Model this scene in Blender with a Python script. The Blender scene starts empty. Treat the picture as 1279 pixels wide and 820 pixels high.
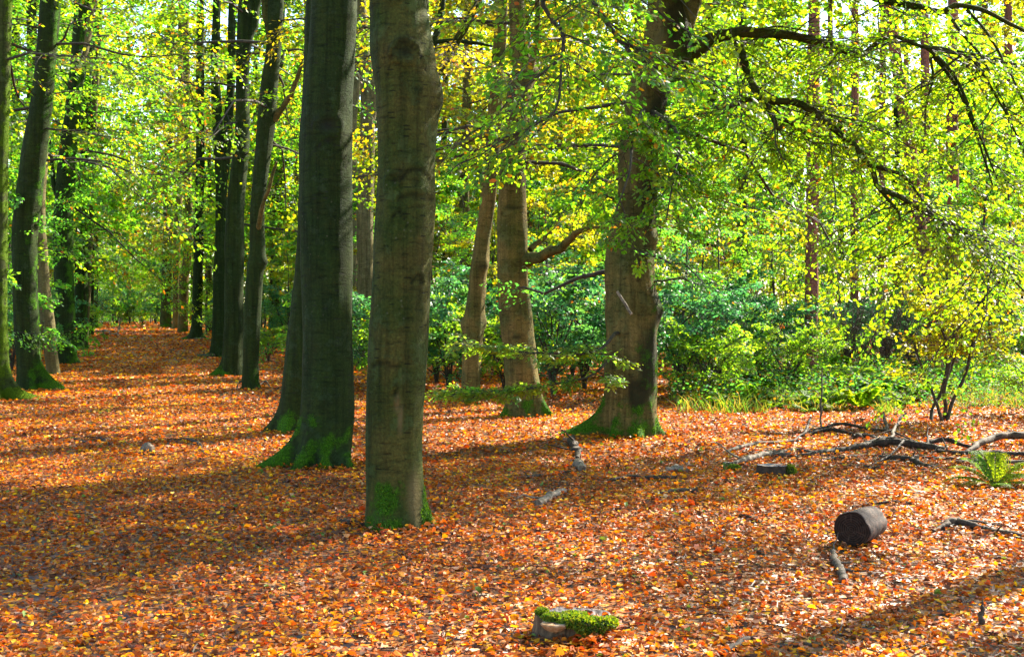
import bpy, math, random
import numpy as np
from mathutils import Vector, noise as mn

random.seed(7)
RNG = np.random.default_rng(11)
SC = bpy.context.scene
COL = SC.collection
R = math.radians

# ------------------------------------------------------------------ view geometry
F, CX, HY, EYE = 1500.0, 639.5, 382.0, 1.6


def gz(x, y):
    """gentle unevenness of the forest floor"""
    a = 0.035 * mn.noise(Vector((x * 0.35, y * 0.35, 0.3))) + 0.02 * mn.noise(Vector((x * 1.1, y * 1.1, 7.0)))
    return a


def gz_np(x, y):
    # cheap smooth lookup of the same field on a grid
    gx = np.clip((x + 60) / 0.5, 0, GRID.shape[0] - 2.001)
    gy = np.clip((y + 10) / 0.5, 0, GRID.shape[1] - 2.001)
    i, j = gx.astype(int), gy.astype(int)
    fx, fy = gx - i, gy - j
    return (GRID[i, j] * (1 - fx) * (1 - fy) + GRID[i + 1, j] * fx * (1 - fy)
            + GRID[i, j + 1] * (1 - fx) * fy + GRID[i + 1, j + 1] * fx * fy)


GRID = np.array([[gz(-60 + 0.5 * i, -10 + 0.5 * j) for j in range(201)] for i in range(241)])


def wx(u, d): return (u - CX) * d / F
def wz(v, d): return EYE + (HY - v) * d / F
def dist(v): return F * EYE / (v - HY)
def P(u, v, d): return np.array((wx(u, d), d, wz(v, d)))
def ground(u, v):
    d = dist(v)
    x = wx(u, d)
    return x, d, float(gz_np(np.array([x]), np.array([d]))[0])


# ------------------------------------------------------------------ mesh building
class MB:
    def __init__(s):
        s.V, s.Fc, s.M, s.C, s.S, s.n, s.A = [], [], [], [], [], 0, {}

    def add(s, V, faces, mat=0, col=None, smooth=False, **attrs):
        V = np.asarray(V, float).reshape(-1, 3)
        faces = np.asarray(faces, int)
        s.Fc.append(faces + s.n)
        s.M.append(np.full(len(faces), mat, int))
        s.S.append(np.full(len(faces), smooth, bool))
        if col is None:
            col = np.ones((len(V), 3)) * 0.1
        col = np.asarray(col, float)
        if col.ndim == 1:
            col = np.tile(col, (len(V), 1))
        s.C.append(col)
        for k in set(list(s.A) + list(attrs)):
            s.A.setdefault(k, [np.zeros(s.n)])
            s.A[k].append(np.asarray(attrs.get(k, np.zeros(len(V))), float))
        s.V.append(V)
        s.n += len(V)

    def mesh(s, name, mats):
        me = bpy.data.meshes.new(name)
        V = np.concatenate(s.V)
        me.vertices.add(len(V))
        me.vertices.foreach_set('co', V.ravel())
        sizes = np.concatenate([np.full(len(f), f.shape[1]) for f in s.Fc])
        idx = np.concatenate([f.ravel() for f in s.Fc])
        me.loops.add(len(idx))
        me.loops.foreach_set('vertex_index', idx.astype(np.int32))
        me.polygons.add(len(sizes))
        st = np.concatenate(([0], np.cumsum(sizes)[:-1]))
        me.polygons.foreach_set('loop_start', st.astype(np.int32))
        me.polygons.foreach_set('loop_total', sizes.astype(np.int32))
        for m in mats:
            me.materials.append(m)
        me.polygons.foreach_set('material_index', np.concatenate(s.M).astype(np.int32))
        me.polygons.foreach_set('use_smooth', np.concatenate(s.S))
        ca = me.color_attributes.new('tint', 'FLOAT_COLOR', 'POINT')
        C = np.concatenate(s.C)
        ca.data.foreach_set('color', np.hstack((C, np.ones((len(C), 1)))).ravel())
        for k, v in s.A.items():
            at = me.attributes.new(k, 'FLOAT', 'POINT')
            at.data.foreach_set('value', np.concatenate(v))
        me.update(calc_edges=True)
        me.validate()
        return me

    def build(s, name, mats, parent=None, loc=None):
        return link(s.mesh(name, mats), name, parent, loc)


def link(me, name, parent=None, loc=None):
    o = bpy.data.objects.new(name, me)
    COL.objects.link(o)
    if parent is not None:
        o.parent = parent
    if loc is not None:
        o.location = loc
    return o


def thing(name, label, cat, loc=(0, 0, 0), group=None):
    o = bpy.data.objects.new(name, None)
    o.empty_display_size = 0.2
    COL.objects.link(o)
    o.location = loc
    return tag(o, label, cat, group)


def tag(o, label=None, cat=None, group=None, kind=None):
    if label: o['label'] = label
    if cat: o['category'] = cat
    if group: o['group'] = group
    if kind: o['kind'] = kind
    return o


def norm(a):
    return a / np.maximum(np.linalg.norm(a, axis=-1, keepdims=True), 1e-9)


def tubes(Pt, Rd, segs):
    """K tubes of n points: Pt (K,n,3), Rd (K,n)"""
    K, n, _ = Pt.shape
    T = norm(np.gradient(Pt, axis=1))
    m = norm(Pt[:, -1] - Pt[:, 0])
    ref = np.where(np.abs(m[:, 2:3]) > 0.8, np.array([[1.0, 0.13, 0.0]]), np.array([[0.0, 0.0, 1.0]]))
    ref = np.repeat(ref[:, None, :], n, 1)
    N1 = norm(np.cross(T, ref))
    N2 = np.cross(T, N1)
    a = np.linspace(0, 2 * np.pi, segs, endpoint=False)
    V = (Pt[:, :, None, :] + Rd[:, :, None, None] * (np.cos(a)[None, None, :, None] * N1[:, :, None, :]
                                                    + np.sin(a)[None, None, :, None] * N2[:, :, None, :]))
    base = (np.arange(K) * n * segs)[:, None, None]
    r = np.arange(n - 1)[None, :, None] * segs
    j = np.arange(segs)[None, None, :]
    j2 = (j + 1) % segs
    f = np.stack([base + r + j, base + r + j2, base + r + segs + j2, base + r + segs + j], -1).reshape(-1, 4)
    return V.reshape(-1, 3), f


def smooth_path(pts, n):
    """Catmull-Rom resample of (m,k) rows"""
    p = np.asarray(pts, float)
    if len(p) == 2:
        t = np.linspace(0, 1, n)[:, None]
        return p[0] * (1 - t) + p[1] * t
    q = np.vstack((2 * p[0] - p[1], p, 2 * p[-1] - p[-2]))
    L = np.concatenate(([0], np.cumsum(np.linalg.norm(np.diff(p[:, :min(3, p.shape[1])], axis=0), axis=1))))
    s = np.interp(np.linspace(0, L[-1], n), L, np.arange(len(p)))
    i = np.minimum(s.astype(int), len(p) - 2)
    t = (s - i)[:, None]
    a, b, c, d = q[i], q[i + 1], q[i + 2], q[i + 3]
    return 0.5 * (2 * b + (c - a) * t + (2 * a - 5 * b + 4 * c - d) * t ** 2 + (3 * b - a - 3 * c + d) * t ** 3)


# ------------------------------------------------------------------ materials
def new_mat(name):
    m = bpy.data.materials.new(name)
    m.use_nodes = True
    nt = m.node_tree
    nt.nodes.clear()
    out = nt.nodes.new('ShaderNodeOutputMaterial')
    return m, nt, out


def N(nt, t, **kw):
    n = nt.nodes.new(t)
    for k, v in kw.items():
        if k.startswith('i_'):
            n.inputs[k[2:].replace('_', ' ')].default_value = v
        else:
            setattr(n, k, v)
    return n


def ramp(nt, fac, stops):
    n = nt.nodes.new('ShaderNodeValToRGB')
    e = n.color_ramp.elements
    while len(e) > 1: e.remove(e[-1])
    e[0].position, e[0].color = stops[0][0], (*stops[0][1], 1)
    for p, c in stops[1:]:
        k = e.new(p); k.color = (*c, 1)
    nt.links.new(fac, n.inputs[0])
    return n


def mix(nt, fac, a, b, blend='MIX'):
    n = nt.nodes.new('ShaderNodeMix'); n.data_type = 'RGBA'; n.blend_type = blend
    for sock, v in ((n.inputs[0], fac), (n.inputs[6], a), (n.inputs[7], b)):
        if hasattr(v, 'links'): nt.links.new(v, sock)
        elif isinstance(v, (int, float)): sock.default_value = v
        else: sock.default_value = (*v, 1)
    return n.outputs[2]


def math_n(nt, op, a, b=None, clamp=False):
    n = nt.nodes.new('ShaderNodeMath'); n.operation = op; n.use_clamp = clamp
    for sock, v in ((n.inputs[0], a), (n.inputs[1], b)):
        if v is None: continue
        if hasattr(v, 'links'): nt.links.new(v, sock)
        else: sock.default_value = v
    return n.outputs[0]


def leaf_mat(name, trans=0.5, tint=(3.3, 2.7, 1.2), rough=0.45, spec=0.5):
    m, nt, out = new_mat(name)
    at = N(nt, 'ShaderNodeAttribute', attribute_name='tint')
    p = N(nt, 'ShaderNodeBsdfPrincipled')
    p.inputs['Roughness'].default_value = rough
    p.inputs['Specular IOR Level'].default_value = spec
    nt.links.new(at.outputs['Color'], p.inputs['Base Color'])
    tr = N(nt, 'ShaderNodeBsdfTranslucent')
    c = mix(nt, 1.0, at.outputs['Color'], tint, 'MULTIPLY')
    nt.links.new(c, tr.inputs['Color'])
    mx = N(nt, 'ShaderNodeMixShader')
    mx.inputs[0].default_value = trans
    nt.links.new(p.outputs[0], mx.inputs[1]); nt.links.new(tr.outputs[0], mx.inputs[2])
    nt.links.new(mx.outputs[0], out.inputs[0])
    return m


def bark_mat(name, a, b, dark, mossc=(0.045, 0.125, 0.004), algae=0.35, fine=1.0, bump=0.6, algc=(0.022, 0.040, 0.006)):
    m, nt, out = new_mat(name)
    L = nt.links
    tc = N(nt, 'ShaderNodeTexCoord')
    co = tc.outputs['Object']
    mp = N(nt, 'ShaderNodeMapping'); mp.inputs['Scale'].default_value = (1, 1, 4.5); L.new(co, mp.inputs[0])
    ms = N(nt, 'ShaderNodeMapping'); ms.inputs['Scale'].default_value = (1, 1, 0.22); L.new(co, ms.inputs[0])
    n1 = N(nt, 'ShaderNodeTexNoise', i_Scale=2.2, i_Detail=6.0, i_Roughness=0.6); L.new(co, n1.inputs['Vector'])
    n2 = N(nt, 'ShaderNodeTexNoise', i_Scale=6.0 * fine, i_Detail=8.0, i_Roughness=0.7); L.new(mp.outputs[0], n2.inputs['Vector'])
    n3 = N(nt, 'ShaderNodeTexNoise', i_Scale=9.0, i_Detail=5.0, i_Roughness=0.65); L.new(ms.outputs[0], n3.inputs['Vector'])
    n4 = N(nt, 'ShaderNodeTexNoise', i_Scale=55.0, i_Detail=4.0, i_Roughness=0.7); L.new(co, n4.inputs['Vector'])
    vo = N(nt, 'ShaderNodeTexVoronoi', i_Scale=16.0); L.new(co, vo.inputs['Vector'])
    r1 = ramp(nt, n1.outputs[0], [(0.36, (0, 0, 0)), (0.62, (1, 1, 1))])
    c = mix(nt, r1.outputs[0], a, b)
    ra = ramp(nt, n3.outputs[0], [(0.40, (0, 0, 0)), (0.65, (1, 1, 1))])
    c = mix(nt, math_n(nt, 'MULTIPLY', ra.outputs[0], algae), c, algc)
    r2 = ramp(nt, n2.outputs[0], [(0.30, (0.35, 0.35, 0.35)), (0.44, (0.95, 0.95, 0.95)), (0.7, (1.25, 1.25, 1.2))])
    c = mix(nt, 1.0, c, r2.outputs[0], 'MULTIPLY')
    r4 = ramp(nt, n4.outputs[0], [(0.3, (0.6, 0.6, 0.6)), (0.7, (1.35, 1.35, 1.3))])
    c = mix(nt, 1.0, c, r4.outputs[0], 'MULTIPLY')
    # lichen freckles
    rv = ramp(nt, vo.outputs['Distance'], [(0.10, (1, 1, 1)), (0.17, (0, 0, 0))])
    rl = ramp(nt, n1.outputs[0], [(0.52, (0, 0, 0)), (0.6, (1, 1, 1))])
    f = math_n(nt, 'MULTIPLY', math_n(nt, 'MULTIPLY', rv.outputs[0], rl.outputs[0]), 0.45)
    c = mix(nt, f, c, (0.12, 0.11, 0.07))
    # crisp lichen blotches, dark dashes and vertical runs
    nl = N(nt, 'ShaderNodeTexNoise', i_Scale=4.5, i_Detail=10.0, i_Roughness=0.78); L.new(co, nl.inputs['Vector'])
    rq = ramp(nt, nl.outputs[0], [(0.54, (0, 0, 0)), (0.58, (1, 1, 1))])
    c = mix(nt, math_n(nt, 'MULTIPLY', rq.outputs[0], 0.5), c, tuple(min(1, 1.7 * q + 0.012) for q in b))
    md = N(nt, 'ShaderNodeMapping'); md.inputs['Scale'].default_value = (9, 9, 42); L.new(co, md.inputs[0])
    vd = N(nt, 'ShaderNodeTexVoronoi', i_Scale=1.0); L.new(md.outputs[0], vd.inputs['Vector'])
    sd_ = N(nt, 'ShaderNodeSeparateColor'); L.new(vd.outputs['Color'], sd_.inputs[0])
    dd = math_n(nt, 'MULTIPLY', math_n(nt, 'LESS_THAN', vd.outputs['Distance'], 0.26), math_n(nt, 'GREATER_THAN', sd_.outputs[0], 0.87))
    c = mix(nt, math_n(nt, 'MULTIPLY', dd, 0.75), c, dark)
    mv = N(nt, 'ShaderNodeMapping'); mv.inputs['Scale'].default_value = (16, 16, 0.7); L.new(co, mv.inputs[0])
    nv = N(nt, 'ShaderNodeTexNoise', i_Scale=1.0, i_Detail=6.0, i_Roughness=0.7); L.new(mv.outputs[0], nv.inputs['Vector'])
    rv2 = ramp(nt, nv.outputs[0], [(0.36, (0.62, 0.62, 0.6)), (0.5, (1, 1, 1)), (0.66, (1.25, 1.25, 1.2))])
    c = mix(nt, 1.0, c, rv2.outputs[0], 'MULTIPLY')
    # dark scars
    st = N(nt, 'ShaderNodeAttribute', attribute_name='stain')
    c = mix(nt, st.outputs['Fac'], c, dark)
    pl = N(nt, 'ShaderNodeAttribute', attribute_name='pale')
    c = mix(nt, pl.outputs['Fac'], c, (0.105, 0.082, 0.03))
    # moss
    mo = N(nt, 'ShaderNodeAttribute', attribute_name='moss')
    nm = N(nt, 'ShaderNodeTexNoise', i_Scale=22.0, i_Detail=6.0, i_Roughness=0.75); L.new(co, nm.inputs['Vector'])
    s = math_n(nt, 'ADD', mo.outputs['Fac'], math_n(nt, 'MULTIPLY', math_n(nt, 'SUBTRACT', nm.outputs[0], 0.5), 1.5))
    rm = ramp(nt, s, [(0.38, (0, 0, 0)), (0.72, (1, 1, 1))])
    nf = N(nt, 'ShaderNodeTexNoise', i_Scale=60.0, i_Detail=6.0, i_Roughness=0.8); L.new(co, nf.inputs['Vector'])
    mc = ramp(nt, nf.outputs[0], [(0.32, tuple(x * 0.18 for x in mossc)), (0.5, tuple(x * 0.7 for x in mossc)), (0.68, tuple(x * 1.9 for x in mossc))])
    c = mix(nt, rm.outputs[0], c, mc.outputs[0])
    p = N(nt, 'ShaderNodeBsdfPrincipled')
    p.inputs['Roughness'].default_value = 0.85
    p.inputs['Specular IOR Level'].default_value = 0.1
    L.new(c, p.inputs['Base Color'])
    h = math_n(nt, 'ADD', math_n(nt, 'MULTIPLY', r2.outputs[0], 0.5), math_n(nt, 'MULTIPLY', n4.outputs[0], 0.5))
    h = math_n(nt, 'SUBTRACT', math_n(nt, 'ADD', h, math_n(nt, 'MULTIPLY', rq.outputs[0], 0.25)), math_n(nt, 'MULTIPLY', dd, 0.5))
    h = math_n(nt, 'ADD', h, math_n(nt, 'MULTIPLY', math_n(nt, 'MULTIPLY', nf.outputs[0], rm.outputs[0]), 2.0))
    bp = N(nt, 'ShaderNodeBump', i_Strength=bump, i_Distance=0.03); L.new(h, bp.inputs['Height'])
    L.new(bp.outputs[0], p.inputs['Normal'])
    L.new(p.outputs[0], out.inputs[0])
    return m


def wood_mat(name, a, b, rough=0.8, scale=(3, 3, 3), detail=8.0, bump=0.5, rings=False):
    m, nt, out = new_mat(name)
    L = nt.links
    tc = N(nt, 'ShaderNodeTexCoord')
    mp = N(nt, 'ShaderNodeMapping'); mp.inputs['Scale'].default_value = scale; L.new(tc.outputs['Object'], mp.inputs[0])
    n1 = N(nt, 'ShaderNodeTexNoise', i_Scale=6.0, i_Detail=detail, i_Roughness=0.7); L.new(mp.outputs[0], n1.inputs['Vector'])
    r1 = ramp(nt, n1.outputs[0], [(0.32, tuple(x * 0.35 for x in a)), (0.45, a), (0.62, b)])
    c = r1.outputs[0]
    at = N(nt, 'ShaderNodeAttribute', attribute_name='moss')
    n2 = N(nt, 'ShaderNodeTexNoise', i_Scale=14.0, i_Detail=5.0); L.new(tc.outputs['Object'], n2.inputs['Vector'])
    s = math_n(nt, 'ADD', at.outputs['Fac'], math_n(nt, 'MULTIPLY', math_n(nt, 'SUBTRACT', n2.outputs[0], 0.5), 1.2))
    rm = ramp(nt, s, [(0.45, (0, 0, 0)), (0.6, (1, 1, 1))])
    c = mix(nt, rm.outputs[0], c, (0.09, 0.19, 0.015))
    p = N(nt, 'ShaderNodeBsdfPrincipled')
    p.inputs['Roughness'].default_value = rough
    p.inputs['Specular IOR Level'].default_value = 0.3
    L.new(c, p.inputs['Base Color'])
    bp = N(nt, 'ShaderNodeBump', i_Strength=bump, i_Distance=0.01); L.new(n1.outputs[0], bp.inputs['Height'])
    L.new(bp.outputs[0], p.inputs['Normal'])
    L.new(p.outputs[0], out.inputs[0])
    return m


M = {}
M['leaf'] = leaf_mat('beech leaves', 0.66, (4.6, 4.1, 0.85))
M['shrub'] = leaf_mat('evergreen shrub leaves', 0.45, (3.2, 3.0, 1.6), 0.42, 0.35)
M['fern'] = leaf_mat('fern fronds', 0.55, (4.0, 3.6, 0.9), 0.6, 0.15)
M['litter'] = leaf_mat('fallen leaves', 0.3, (1.8, 1.3, 0.5), 0.5, 0.22)
M['twig'] = wood_mat('twig bark', (0.03, 0.024, 0.015), (0.06, 0.048, 0.03))
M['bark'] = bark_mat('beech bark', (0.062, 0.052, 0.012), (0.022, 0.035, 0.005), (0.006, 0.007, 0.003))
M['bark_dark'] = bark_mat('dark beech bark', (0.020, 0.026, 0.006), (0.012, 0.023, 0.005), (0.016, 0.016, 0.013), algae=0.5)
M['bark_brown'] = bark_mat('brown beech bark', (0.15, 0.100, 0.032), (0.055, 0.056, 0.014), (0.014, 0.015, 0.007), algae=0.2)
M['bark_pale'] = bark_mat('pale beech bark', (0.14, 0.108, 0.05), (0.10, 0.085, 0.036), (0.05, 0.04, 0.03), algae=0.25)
M['bark_moss'] = bark_mat('mossy beech bark', (0.045, 0.05, 0.014), (0.03, 0.042, 0.01), (0.02, 0.02, 0.015), mossc=(0.075, 0.13, 0.004), algae=0.7)
M['pine'] = bark_mat('pine bark', (0.30, 0.105, 0.055), (0.17, 0.075, 0.055), (0.04, 0.03, 0.025), algae=0.05, fine=2.0, bump=1.0)
M['wood_grey'] = wood_mat('weathered grey wood', (0.05, 0.036, 0.022), (0.125, 0.092, 0.06))
M['wood_dark'] = wood_mat('dark rotting wood', (0.019, 0.011, 0.005), (0.052, 0.031, 0.016))
M['wood_brown'] = wood_mat('brown fallen wood', (0.04, 0.025, 0.013), (0.095, 0.06, 0.032))
M['stump_side'] = wood_mat('stump side wood', (0.055, 0.030, 0.012), (0.14, 0.085, 0.04), scale=(9, 9, 0.8))
M['wood_pale'] = wood_mat('barkless pale wood', (0.11, 0.08, 0.05), (0.22, 0.17, 0.12))
M['fungus'] = wood_mat('bracket fungus', (0.25, 0.13, 0.05), (0.42, 0.28, 0.16), bump=0.2)

def moss_mat():
    m, nt, out = new_mat('cushion moss')
    at = N(nt, 'ShaderNodeAttribute', attribute_name='tint')
    p = N(nt, 'ShaderNodeBsdfPrincipled'); p.inputs['Roughness'].default_value = 0.7
    nt.links.new(at.outputs['Color'], p.inputs['Base Color'])
    tr = N(nt, 'ShaderNodeBsdfTranslucent'); nt.links.new(mix(nt, 1.0, at.outputs['Color'], (2.2, 1.9, 1.0), 'MULTIPLY'), tr.inputs[0])
    mx = N(nt, 'ShaderNodeMixShader'); mx.inputs[0].default_value = 0.4
    nt.links.new(p.outputs[0], mx.inputs[1]); nt.links.new(tr.outputs[0], mx.inputs[2]); nt.links.new(mx.outputs[0], out.inputs[0])
    return m


M['moss'] = moss_mat()


# ------------------------------------------------------------------ forest floor
def ground_material():
    m, nt, out = new_mat('leaf covered soil')
    L = nt.links
    tc = N(nt, 'ShaderNodeTexCoord')
    co = tc.outputs['Object']
    ns = N(nt, 'ShaderNodeTexNoise', i_Scale=9.0, i_Detail=2.0); L.new(co, ns.inputs['Vector'])
    off = N(nt, 'ShaderNodeVectorMath', operation='SCALE'); L.new(ns.outputs['Color'], off.inputs[0]); off.inputs['Scale'].default_value = 0.05
    ad = N(nt, 'ShaderNodeVectorMath', operation='ADD'); L.new(co, ad.inputs[0]); L.new(off.outputs[0], ad.inputs[1])
    v = N(nt, 'ShaderNodeTexVoronoi', i_Scale=19.0, i_Randomness=1.0); L.new(ad.outputs[0], v.inputs['Vector'])
    sx = N(nt, 'ShaderNodeSeparateColor'); L.new(v.outputs['Color'], sx.inputs[0])
    r = ramp(nt, sx.outputs[0], [(0.0, (0.04, 0.018, 0.012)), (0.2, (0.13, 0.05, 0.02)), (0.42, (0.28, 0.09, 0.013)), (0.62, (0.40, 0.145, 0.012)),
                                 (0.8, (0.30, 0.15, 0.06)), (0.93, (0.48, 0.22, 0.015)), (1.0, (0.5, 0.33, 0.03))])
    r.color_ramp.interpolation = 'CONSTANT'
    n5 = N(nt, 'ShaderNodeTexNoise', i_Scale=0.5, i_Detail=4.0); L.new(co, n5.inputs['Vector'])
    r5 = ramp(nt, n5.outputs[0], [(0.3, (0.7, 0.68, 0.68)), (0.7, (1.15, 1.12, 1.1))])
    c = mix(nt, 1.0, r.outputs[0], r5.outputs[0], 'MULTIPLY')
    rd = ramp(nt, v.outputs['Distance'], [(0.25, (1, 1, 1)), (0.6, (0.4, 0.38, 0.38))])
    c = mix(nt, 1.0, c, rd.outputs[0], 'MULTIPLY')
    p = N(nt, 'ShaderNodeBsdfPrincipled'); p.inputs['Roughness'].default_value = 0.5
    p.inputs['Specular IOR Level'].default_value = 0.4
    L.new(c, p.inputs['Base Color'])
    # each cell tilted its own way
    cb = N(nt, 'ShaderNodeVectorMath', operation='SUBTRACT'); L.new(v.outputs['Color'], cb.inputs[0]); cb.inputs[1].default_value = (0.5, 0.5, 0.5)
    cs = N(nt, 'ShaderNodeVectorMath', operation='SCALE'); L.new(cb.outputs[0], cs.inputs[0]); cs.inputs['Scale'].default_value = 0.9
    ge = N(nt, 'ShaderNodeNewGeometry')
    ca = N(nt, 'ShaderNodeVectorMath', operation='ADD'); L.new(cs.outputs[0], ca.inputs[0]); L.new(ge.outputs['Normal'], ca.inputs[1])
    cn = N(nt, 'ShaderNodeVectorMath', operation='NORMALIZE'); L.new(ca.outputs[0], cn.inputs[0])
    L.new(cn.outputs[0], p.inputs['Normal'])
    L.new(p.outputs[0], out.inputs[0])
    return m


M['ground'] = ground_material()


def build_ground():
    xs = np.unique(np.concatenate((np.linspace(-400, -40, 10), np.linspace(-40, 40, 161), np.linspace(40, 400, 10))))
    ys = np.unique(np.concatenate((np.linspace(-60, -2, 6), np.linspace(-2, 70, 145), np.linspace(70, 600, 16))))
    X, Y = np.meshgrid(xs, ys, indexing='ij')
    Z = gz_np(X.ravel(), Y.ravel()).reshape(X.shape)
    V = np.stack((X, Y, Z), -1).reshape(-1, 3)
    nx, ny = len(xs), len(ys)
    i, j = np.meshgrid(np.arange(nx - 1), np.arange(ny - 1), indexing='ij')
    a = (i * ny + j).ravel()
    f = np.stack((a, a + ny, a + ny + 1, a + 1), -1)
    mb = MB(); mb.add(V, f, smooth=True)
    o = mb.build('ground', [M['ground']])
    tag(o, kind='structure')


build_ground()

# ------------------------------------------------------------------ leaves
HEX = np.array([(0, 0), (.28, -.27), (.68, -.25), (1, 0), (.68, .25), (.28, .27)])
HEXF = np.array([(0, 1, 2, 3), (0, 3, 4, 5)])
DIA = np.array([(0, 0), (.5, -.34), (1, 0), (.5, .34)])
DIAF = np.array([(0, 1, 2, 3)])


def add_leaves(mb, pos, ax, nr, size, col, mat=0, shape='hex', fold=0.25, droop=0.15):
    n = len(pos)
    a = norm(ax)
    s = norm(np.cross(nr, a))
    nn = np.cross(a, s)
    T, Fc = (HEX, HEXF) if shape == 'hex' else (DIA, DIAF)
    tx, ty = T[:, 0], T[:, 1]
    tz = -fold * np.abs(ty) - droop * tx ** 2
    V = (pos[:, None] + size[:, None, None] * (tx[None, :, None] * a[:, None] + ty[None, :, None] * s[:, None] + tz[None, :, None] * nn[:, None]))
    f = (np.arange(n) * len(T))[:, None, None] + Fc[None]
    mb.add(V.reshape(-1, 3), f.reshape(-1, 4), mat, np.repeat(col, len(T), 0))


GREEN = np.array([(0.048, 0.120, 0.010), (0.068, 0.135, 0.010), (0.036, 0.110, 0.018), (0.085, 0.135, 0.009), (0.025, 0.100, 0.028)])
LIME = np.array([(0.072, 0.135, 0.007), (0.098, 0.145, 0.007), (0.055, 0.125, 0.009), (0.040, 0.112, 0.014), (0.118, 0.142, 0.007)])
YELLOW = np.array([(0.150, 0.135, 0.007), (0.170, 0.125, 0.007), (0.120, 0.135, 0.008), (0.180, 0.10, 0.007)])
ORANGE = np.array([(0.200, 0.085, 0.008), (0.180, 0.060, 0.010), (0.150, 0.100, 0.008), (0.100, 0.110, 0.010)])
TEAL = np.array([(0.026, 0.110, 0.042), (0.036, 0.122, 0.036), (0.020, 0.095, 0.050), (0.052, 0.125, 0.022), (0.028, 0.112, 0.056)])

PALE = np.array([(0.070, 0.150, 0.035), (0.100, 0.160, 0.020), (0.050, 0.140, 0.050), (0.120, 0.160, 0.025)])


def pick(pal, n, rng, jitter=0.18):
    c = pal[rng.integers(0, len(pal), n)]
    return c * (1 + rng.normal(0, jitter, (n, 1))).clip(0.5, 1.6)


def sprays(mb, S, D, L, rng, pal, NT=8, NL=5, leaf=0.07, spread=0.5, droop=0.3, tilt=0.45, shape='hex', twigs=True,
           twig_r=0.004, odd=0.02, oddpal=ORANGE, drop=0.12, mats=(0, 1), roll=0.35, sub=False):
    K = len(S)
    D = norm(D)
    up = np.array((0, 0, 1.0))
    side = norm(np.cross(D, up) + 1e-4)
    nr = np.cross(side, D)
    ang = rng.normal(0, roll, (K, 1))
    side, nr = side * np.cos(ang) + nr * np.sin(ang), nr * np.cos(ang) - side * np.sin(ang)
    t = (np.arange(NT) + 0.6) / NT
    main = S[:, None] + D[:, None] * (L[:, None] * t)[..., None] - up * (droop * L[:, None] * t ** 2)[..., None]
    sg = np.where(np.arange(NT) % 2, 1.0, -1.0)[None, :, None]
    td = norm(D[:, None] * 0.75 + side[:, None] * sg * 0.8 + rng.normal(0, 0.22, (K, NT, 3)))
    tl = spread * L[:, None] * (1.05 - 0.75 * t)[None] * (0.65 + 0.7 * rng.random((K, NT)))
    s = (np.arange(NL) + 0.7) / NL
    pos = (main[:, :, None] + td[:, :, None] * (tl[..., None] * s)[..., None]
           - up * (droop * 0.9 * tl[..., None] * s ** 2)[..., None])
    pos = pos + rng.normal(0, leaf * 0.35, pos.shape)
    sj = np.where(np.arange(NL) % 2, 1.0, -1.0)[None, None, :, None]
    perp = norm(np.cross(np.broadcast_to(nr[:, None], td.shape), td))
    ax = td[:, :, None] + perp[:, :, None] * sj * 0.75 + rng.normal(0, 0.3, pos.shape) - up * 0.25
    nv = nr[:, None, None] + rng.normal(0, tilt, pos.shape)
    sz = leaf * (0.65 + 0.6 * rng.random(pos.shape[:3]))
    base = pick(pal, K, rng)[:, None, None]
    leafc = pick(pal, pos.shape[0] * NT * NL, rng).reshape(pos.shape)
    c = 0.55 * base + 0.45 * leafc
    oddm = rng.random(pos.shape[:3]) < odd
    c[oddm] = pick(oddpal, int(oddm.sum()), rng)
    keep = (rng.random(pos.shape[:3]) > drop).ravel()
    f = lambda a: a.reshape(-1, a.shape[-1])[keep]
    add_leaves(mb, f(pos), f(ax), f(nv), sz.ravel()[keep], f(c), mats[0], shape)
    if twigs:
        tt = np.array([0.0, 0.33, 0.66, 1.0])
        pt = S[:, None] + D[:, None] * (L[:, None] * tt)[..., None] - up * (droop * L[:, None] * tt ** 2)[..., None]
        V, fc = tubes(pt, np.tile(twig_r * np.array([1.3, 1, .7, .3]), (K, 1)), 3)
        mb.add(V, fc, mats[1])
    if sub:
        tt = np.array([0.0, 0.5, 1.0])
        m2, d2, l2 = main.reshape(-1, 3), td.reshape(-1, 3), tl.ravel()
        pt = m2[:, None] + d2[:, None] * (l2[:, None] * tt)[..., None] - up * (droop * 0.9 * l2[:, None] * tt ** 2)[..., None]
        V, fc = tubes(pt, np.tile(twig_r * 0.55 * np.array([1, .7, .3]), (len(pt), 1)), 3)
        mb.add(V, fc, mats[1])


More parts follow.
